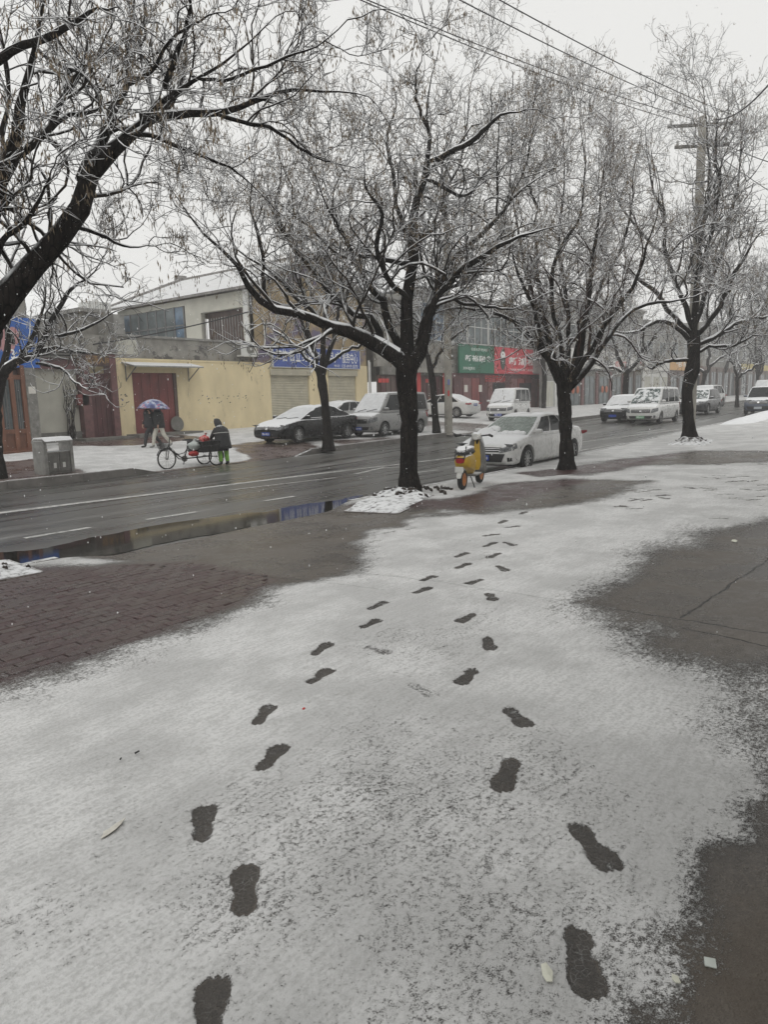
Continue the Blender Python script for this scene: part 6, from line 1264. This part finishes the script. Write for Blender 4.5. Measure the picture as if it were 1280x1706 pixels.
c_ = skirt([(-.01, .225, .275, .56, .02), (0, .22, .27, .66, .02), (.02, .205, .25, .80, .02), (.06, .21, .255, .95, .0), (.11, .20, .26, 1.08, -.05), (.16, .13, .20, 1.19, -.06), (.21, .09, .10, 1.25, -.05)]).build('coat', 'black coat', bp, smooth='all'); c_.modifiers.new('t', 'SOLIDIFY').thickness = .015
skirt([(.09, .213, .272, 1.02, -.03), (.095, .213, .272, 1.045, -.03)]).build('reflective_band', 'reflective strip', bp, smooth='all')
skirt([(.22, .10, .115, 1.24, 0), (.255, .125, .125, 1.32, .0), (.29, .125, .12, 1.40, .02), (.32, .085, .085, 1.48, .02), (.33, .02, .02, 1.505, 0)]).build('hood', 'black coat', bp, smooth='all')
# the pair walking under the umbrella
def walker(label, loc, rz, stride, tro, coat, shoe, hold=False):
    J = dict(pelvis=(0, 0, .90, (.15, .12)), belly=(.01, 0, 1.05, (.15, .13)), chest=(.03, 0, 1.26, (.18, .14)), neck=(.05, 0, 1.42, .06), head0=(.07, 0, 1.50, (.075, .08)), head1=(.075, 0, 1.58, (.085, .095)), head2=(.06, 0, 1.655, .06))
    E_ = [('pelvis', 'belly', 0), ('belly', 'chest', 0), ('chest', 'neck', 0), ('neck', 'head0', 4), ('head0', 'head1', 2), ('head1', 'head2', 2)]
    J['nose'] = (.165, 0, 1.54, .014); E_.append(('head0', 'nose', 4))
    for s, n in ((1, 'l'), (-1, 'r')):
        f = stride * s
        wr = (.30, s * .10, 1.28, .036) if (hold and s < 0) else (.02 - f * .5, s * .26, .86, .036); el = (.12, s * .26, 1.08, .052) if (hold and s < 0) else (-.02 - f * .2, s * .27, 1.07, .052)
        J.update({n + 'sh': (.03, s * .19, 1.33, .075), n + 'el': el, n + 'wr': wr, n + 'hip': (0, s * .09, .86, .10), n + 'kn': (f * .55 + .04, s * .09, .48, .08), n + 'an': (f * 1.0 - (.02 if f > 0 else .1), s * .09, .11 if f > 0 else .16, .058), n + 'he': (f - .03 - (0 if f > 0 else .1), s * .09, .05 if f > 0 else .11, .042), n + 'to': (f + .14 - (0 if f > 0 else .08), s * .09, .04 if f > 0 else .03, .034)})
        E_ += [('chest', n + 'sh', 0), (n + 'sh', n + 'el', 0), (n + 'el', n + 'wr', 0), ('pelvis', n + 'hip', 1), (n + 'hip', n + 'kn', 1), (n + 'kn', n + 'an', 1), (n + 'an', n + 'he', 3), (n + 'he', n + 'to', 3)]
        fingers(J, E_, n + 'wr', (.2, 0, .9) if (hold and s < 0) else (.2, 0, -.9), -s, 4)
    o = person('person', label, J, E_, loc, rz, [coat, tro, 'dark hair', shoe, 'skin'])
    k = skirt([(.0, .205, .24, .74, 0), (.0, .195, .235, .90, 0), (.015, .19, .235, 1.1, 0), (.03, .18, .25, 1.28, 0), (.04, .12, .17, 1.39, 0), (.05, .075, .075, 1.44, 0)]).build('coat', coat, o, smooth='all'); k.modifiers.new('t', 'SOLIDIFY').thickness = .014
    skirt([(.05, .085, .095, 1.50, 0), (.055, .105, .105, 1.57, 0), (.05, .10, .10, 1.63, 0), (.05, .06, .065, 1.685, 0), (.05, .01, .01, 1.70, 0)]).build('hair', 'dark hair', o, smooth='all'); return o
wp = atz(268, 746, z_far); wd_ = R(168); zw_ = float(z_far(wp[0], wp[1]))
walker('person in black jacket and cream trousers walking under the flowered umbrella', (wp[0], wp[1], zw_ + .01), wd_, -.27, 'cream trousers', 'black coat', 'grey shoe', True)
w2 = (wp[0] - .12, wp[1] + .42); walker('person in dark trousers striding half hidden on the far side of the umbrella holder', (w2[0], w2[1], float(z_far(*w2)) + .01), wd_, .30, 'dark trousers', 'dark trousers', 'boot')
m, t, b = nodes('flowered fabric'); co = coords(t, False); c = mix_(t, rng_(t, noise(t, co, 6, 4), .42, .58), (.10, .13, .30), (.42, .46, .55)); c = mix_(t, rng_(t, noise(t, co, 9, 3), .58, .64), c, (.45, .10, .13)); c = mix_(t, rng_(t, noise(t, co, 4, 3), .55, .62), c, (.05, .06, .17))
t.links.new(c, b.inputs['Base Color']); b.inputs['Roughness'].default_value = .4
ub = empty('umbrella', (wp[0] + .30 * math.cos(wd_) * .6, wp[1] + .06, zw_ + 1.2)); ub.rotation_euler = (R(0), R(4), 0); tag(ub, 'blue flowered umbrella held over the walking pair', 'umbrella')
Ru, nR = .60, 8
for k in range(nR):
    def fn(u, v):
        a = 2 * math.pi * (k + u) / nR; r = v * Ru; sc_ = 1 - .045 * math.sin(math.pi * u) * v; zz = .62 - .34 * v ** 2.2 + .02 * math.sin(math.pi * u) * v * -1; return (r * sc_ * math.cos(a), r * sc_ * math.sin(a), zz)
    MB().grid(fn, 4, 6).build('canopy_panel', 'flowered fabric', ub, smooth='all')
    a = 2 * math.pi * k / nR; MB().tube([(v * Ru * math.cos(a), v * Ru * math.sin(a), .613 - .34 * v ** 2.2) for v in (0.02, .3, .6, .85, 1.)], .004, 5).build('rib', 'steel', ub)
MB().tube([(0, 0, -.05), (0, 0, .70)], .007, 6).build('shaft', 'steel', ub); MB().tube([(0, 0, -.12), (0, 0, .0)], .014, 8).build('handle', 'black rubber', ub)
# round board leaning by the gate
o = MB().lathe([(.36, 0), (.36, .03)], 22, Matrix.Translation((fx(291), FY - .03, .70 + .36)) @ Matrix.Rotation(R(82), 4, 'X')).build('round_board', 'grey plinth'); tag(o, 'round grey board leaning by the maroon gate', 'board')
# dry climber stems on the white wall
g_ = random.Random(9); vb = empty('dry_climber', (fx(116), FY + .15, .6)); tag(vb, 'leafless climber stems against the white wall', 'plant')
for k in range(12):
    x = fx(g_.uniform(108, 124)); pts = [(x, FY + .1, .5)]
    for j in range(7): pts.append((pts[-1][0] + g_.gauss(-.02 if j > 3 else .01, .08), FY + .12 + g_.gauss(0, .05), pts[-1][2] + g_.uniform(.3, .5)))
    MB().tube(pts, [.022 - .0022 * i for i in range(8)], 5).build('stem', 'branch bark', vb, world=True, smooth='all')
# ---- scraps on the ground
mat('pale scrap', (.58, .62, .58), .6, .1, 20, .1, 60); mat('cream scrap', (.66, .66, .56), .6, .12, 20, .1, 60); mat('dry leaf', (.62, .60, .54), .7, .15, 20, .2, 60); mat('tan leaf', (.35, .24, .12), .7, .15, 20, .2, 60)
def scrap(name, label, px_, outline, mt, rot=0., lift=.012, curl=.01, cat='litter'):
    p = atz(*px_, z_near); n = len(outline); M = Matrix.Translation((p[0], p[1], float(z_near(p[0], p[1])) + lift)) @ Matrix.Rotation(rot, 4, 'Z')
    top = [M @ Vector((x, y, curl * math.sin(7 * i))) for i, (x, y) in enumerate(outline)]; c = M @ Vector((0, 0, curl)); bt = [q - Vector((0, 0, .003)) for q in top]
    mb = MB().add([c] + top + bt, [(0, 1 + i, 1 + (i + 1) % n) for i in range(n)] + [(1 + i, 1 + n + i, 1 + n + (i + 1) % n, 1 + (i + 1) % n) for i in range(n)] + [tuple(1 + n + i for i in range(n))[::-1]]); return tag(mb.build(name, mt), label, cat)
lf0, lf1 = atz(167, 1399, z_near), atz(211, 1365, z_near); lfl = float(np.linalg.norm((lf1 - lf0)[:2])); lfa = math.atan2(lf1[1] - lf0[1], lf1[0] - lf0[0])
leaf = [(x / .16 * lfl, y * lfl / .17 * .85) for x, y in [(-.08, -.01), (-.05, -.025), (-.01, -.03), (.03, -.022), (.08, 0), (.03, .016), (-.01, .02), (-.03, .03), (-.05, .012)]]
scrap('fallen_leaf', 'pale curled leaf lying in the snow at lower left', (188, 1384), leaf, 'dry leaf', lfa, .014, .004, 'leaf')
scrap('paper_scrap', 'square pale green paper scrap on the wet ground at lower right', (1184, 1606), [(-.018, -.015), (.018, -.017), (.019, .014), (-.016, .017)], 'pale scrap', .4, .005, .001); scrap('paper_scrap', 'small cream scrap near the square green one', (1126, 1639), [(-.016, -.006), (.004, -.012), (.017, 0), (.003, .010), (-.012, .008)], 'cream scrap', .9, .016, .003)
scrap('paper_scrap', 'crumpled cream scrap beside the lowest right footprint', (912, 1630), [(-.03, -.008), (0, -.017), (.032, -.006), (.028, .011), (-.006, .015), (-.026, .008)], 'cream scrap', .7, .018, .006); scrap('red_scrap', 'tiny red scrap between the footprints', (506, 1185), [(-.012, -.005), (.01, -.008), (.014, .004), (-.006, .007)], 'red paper', .5, .016, .002)
scrap('fallen_leaf', 'tan leaf on the wet concrete at right', (1224, 904), [(-.05, -.02), (0, -.035), (.05, -.01), (.04, .02), (-.02, .03)], 'cream scrap', .2, .018, .01, 'leaf'); scrap('twig_scrap', 'small dark scrap in the snow at left', (228, 1258), [(-.016, -.004), (.012, -.007), (.018, .003), (-.01, .006)], 'black rubber', .2, .016, .002); scrap('twig_scrap', 'tiny dark speck beside the small dark scrap at left', (201, 1269), [(-.01, -.003), (.008, -.004), (.011, .002), (-.008, .004)], 'black rubber', .8, .016, .002)
# ---- falling snow
g = np.random.default_rng(99); n = 13000; D = 3.5 + 26 * g.random(n) ** .8; px_ = g.uniform(-250, 1530, n); py_ = g.uniform(-150, 1500, n)
dirs = vF[None] * FPX + vR[None] * (px_[:, None] - 640) - vU[None] * (py_[:, None] - 853); P = CAM[None] + dirs * (D / FPX)[:, None]; P = P[(P[:, 2] > .6) & (P[:, 2] < 12.5) & (P[:, 1] > .4)]
n = len(P); r = g.uniform(.003, .0062, n); O = np.array([[1, 0, 0], [-1, 0, 0], [0, 1, 0], [0, -1, 0], [0, 0, 1.5], [0, 0, -1.5]]); V = (P[:, None] + O[None] * r[:, None, None] * g.uniform(.6, 1.2, (n, 6, 1))).reshape(-1, 3)
Fq = (np.array([[0, 2, 4], [2, 1, 4], [1, 3, 4], [3, 0, 4], [2, 0, 5], [1, 2, 5], [3, 1, 5], [0, 3, 5]])[None] + 6 * np.arange(n)[:, None, None]).reshape(-1, 3)
me = mesh_np('falling_snow', V, Fq); me.materials.append(MATS['branch snow']); tag(link(bpy.data.objects.new('falling_snow', me)), kind='stuff')
# ---- the snowy air
m = bpy.data.materials.new('haze'); m.use_nodes = True; t = m.node_tree; t.nodes.clear(); o_ = t.nodes.new('ShaderNodeOutputMaterial'); v = t.nodes.new('ShaderNodeVolumePrincipled'); v.inputs['Color'].default_value = (.93, .93, .93, 1); v.inputs['Density'].default_value = .0024; v.inputs['Anisotropy'].default_value = .2
t.links.new(v.outputs[0], o_.inputs['Volume']); MATS['haze'] = m
tag(MB().box(-425, 425, -425, 425, -1.2, 15).build('haze', 'haze'), kind='stuff')
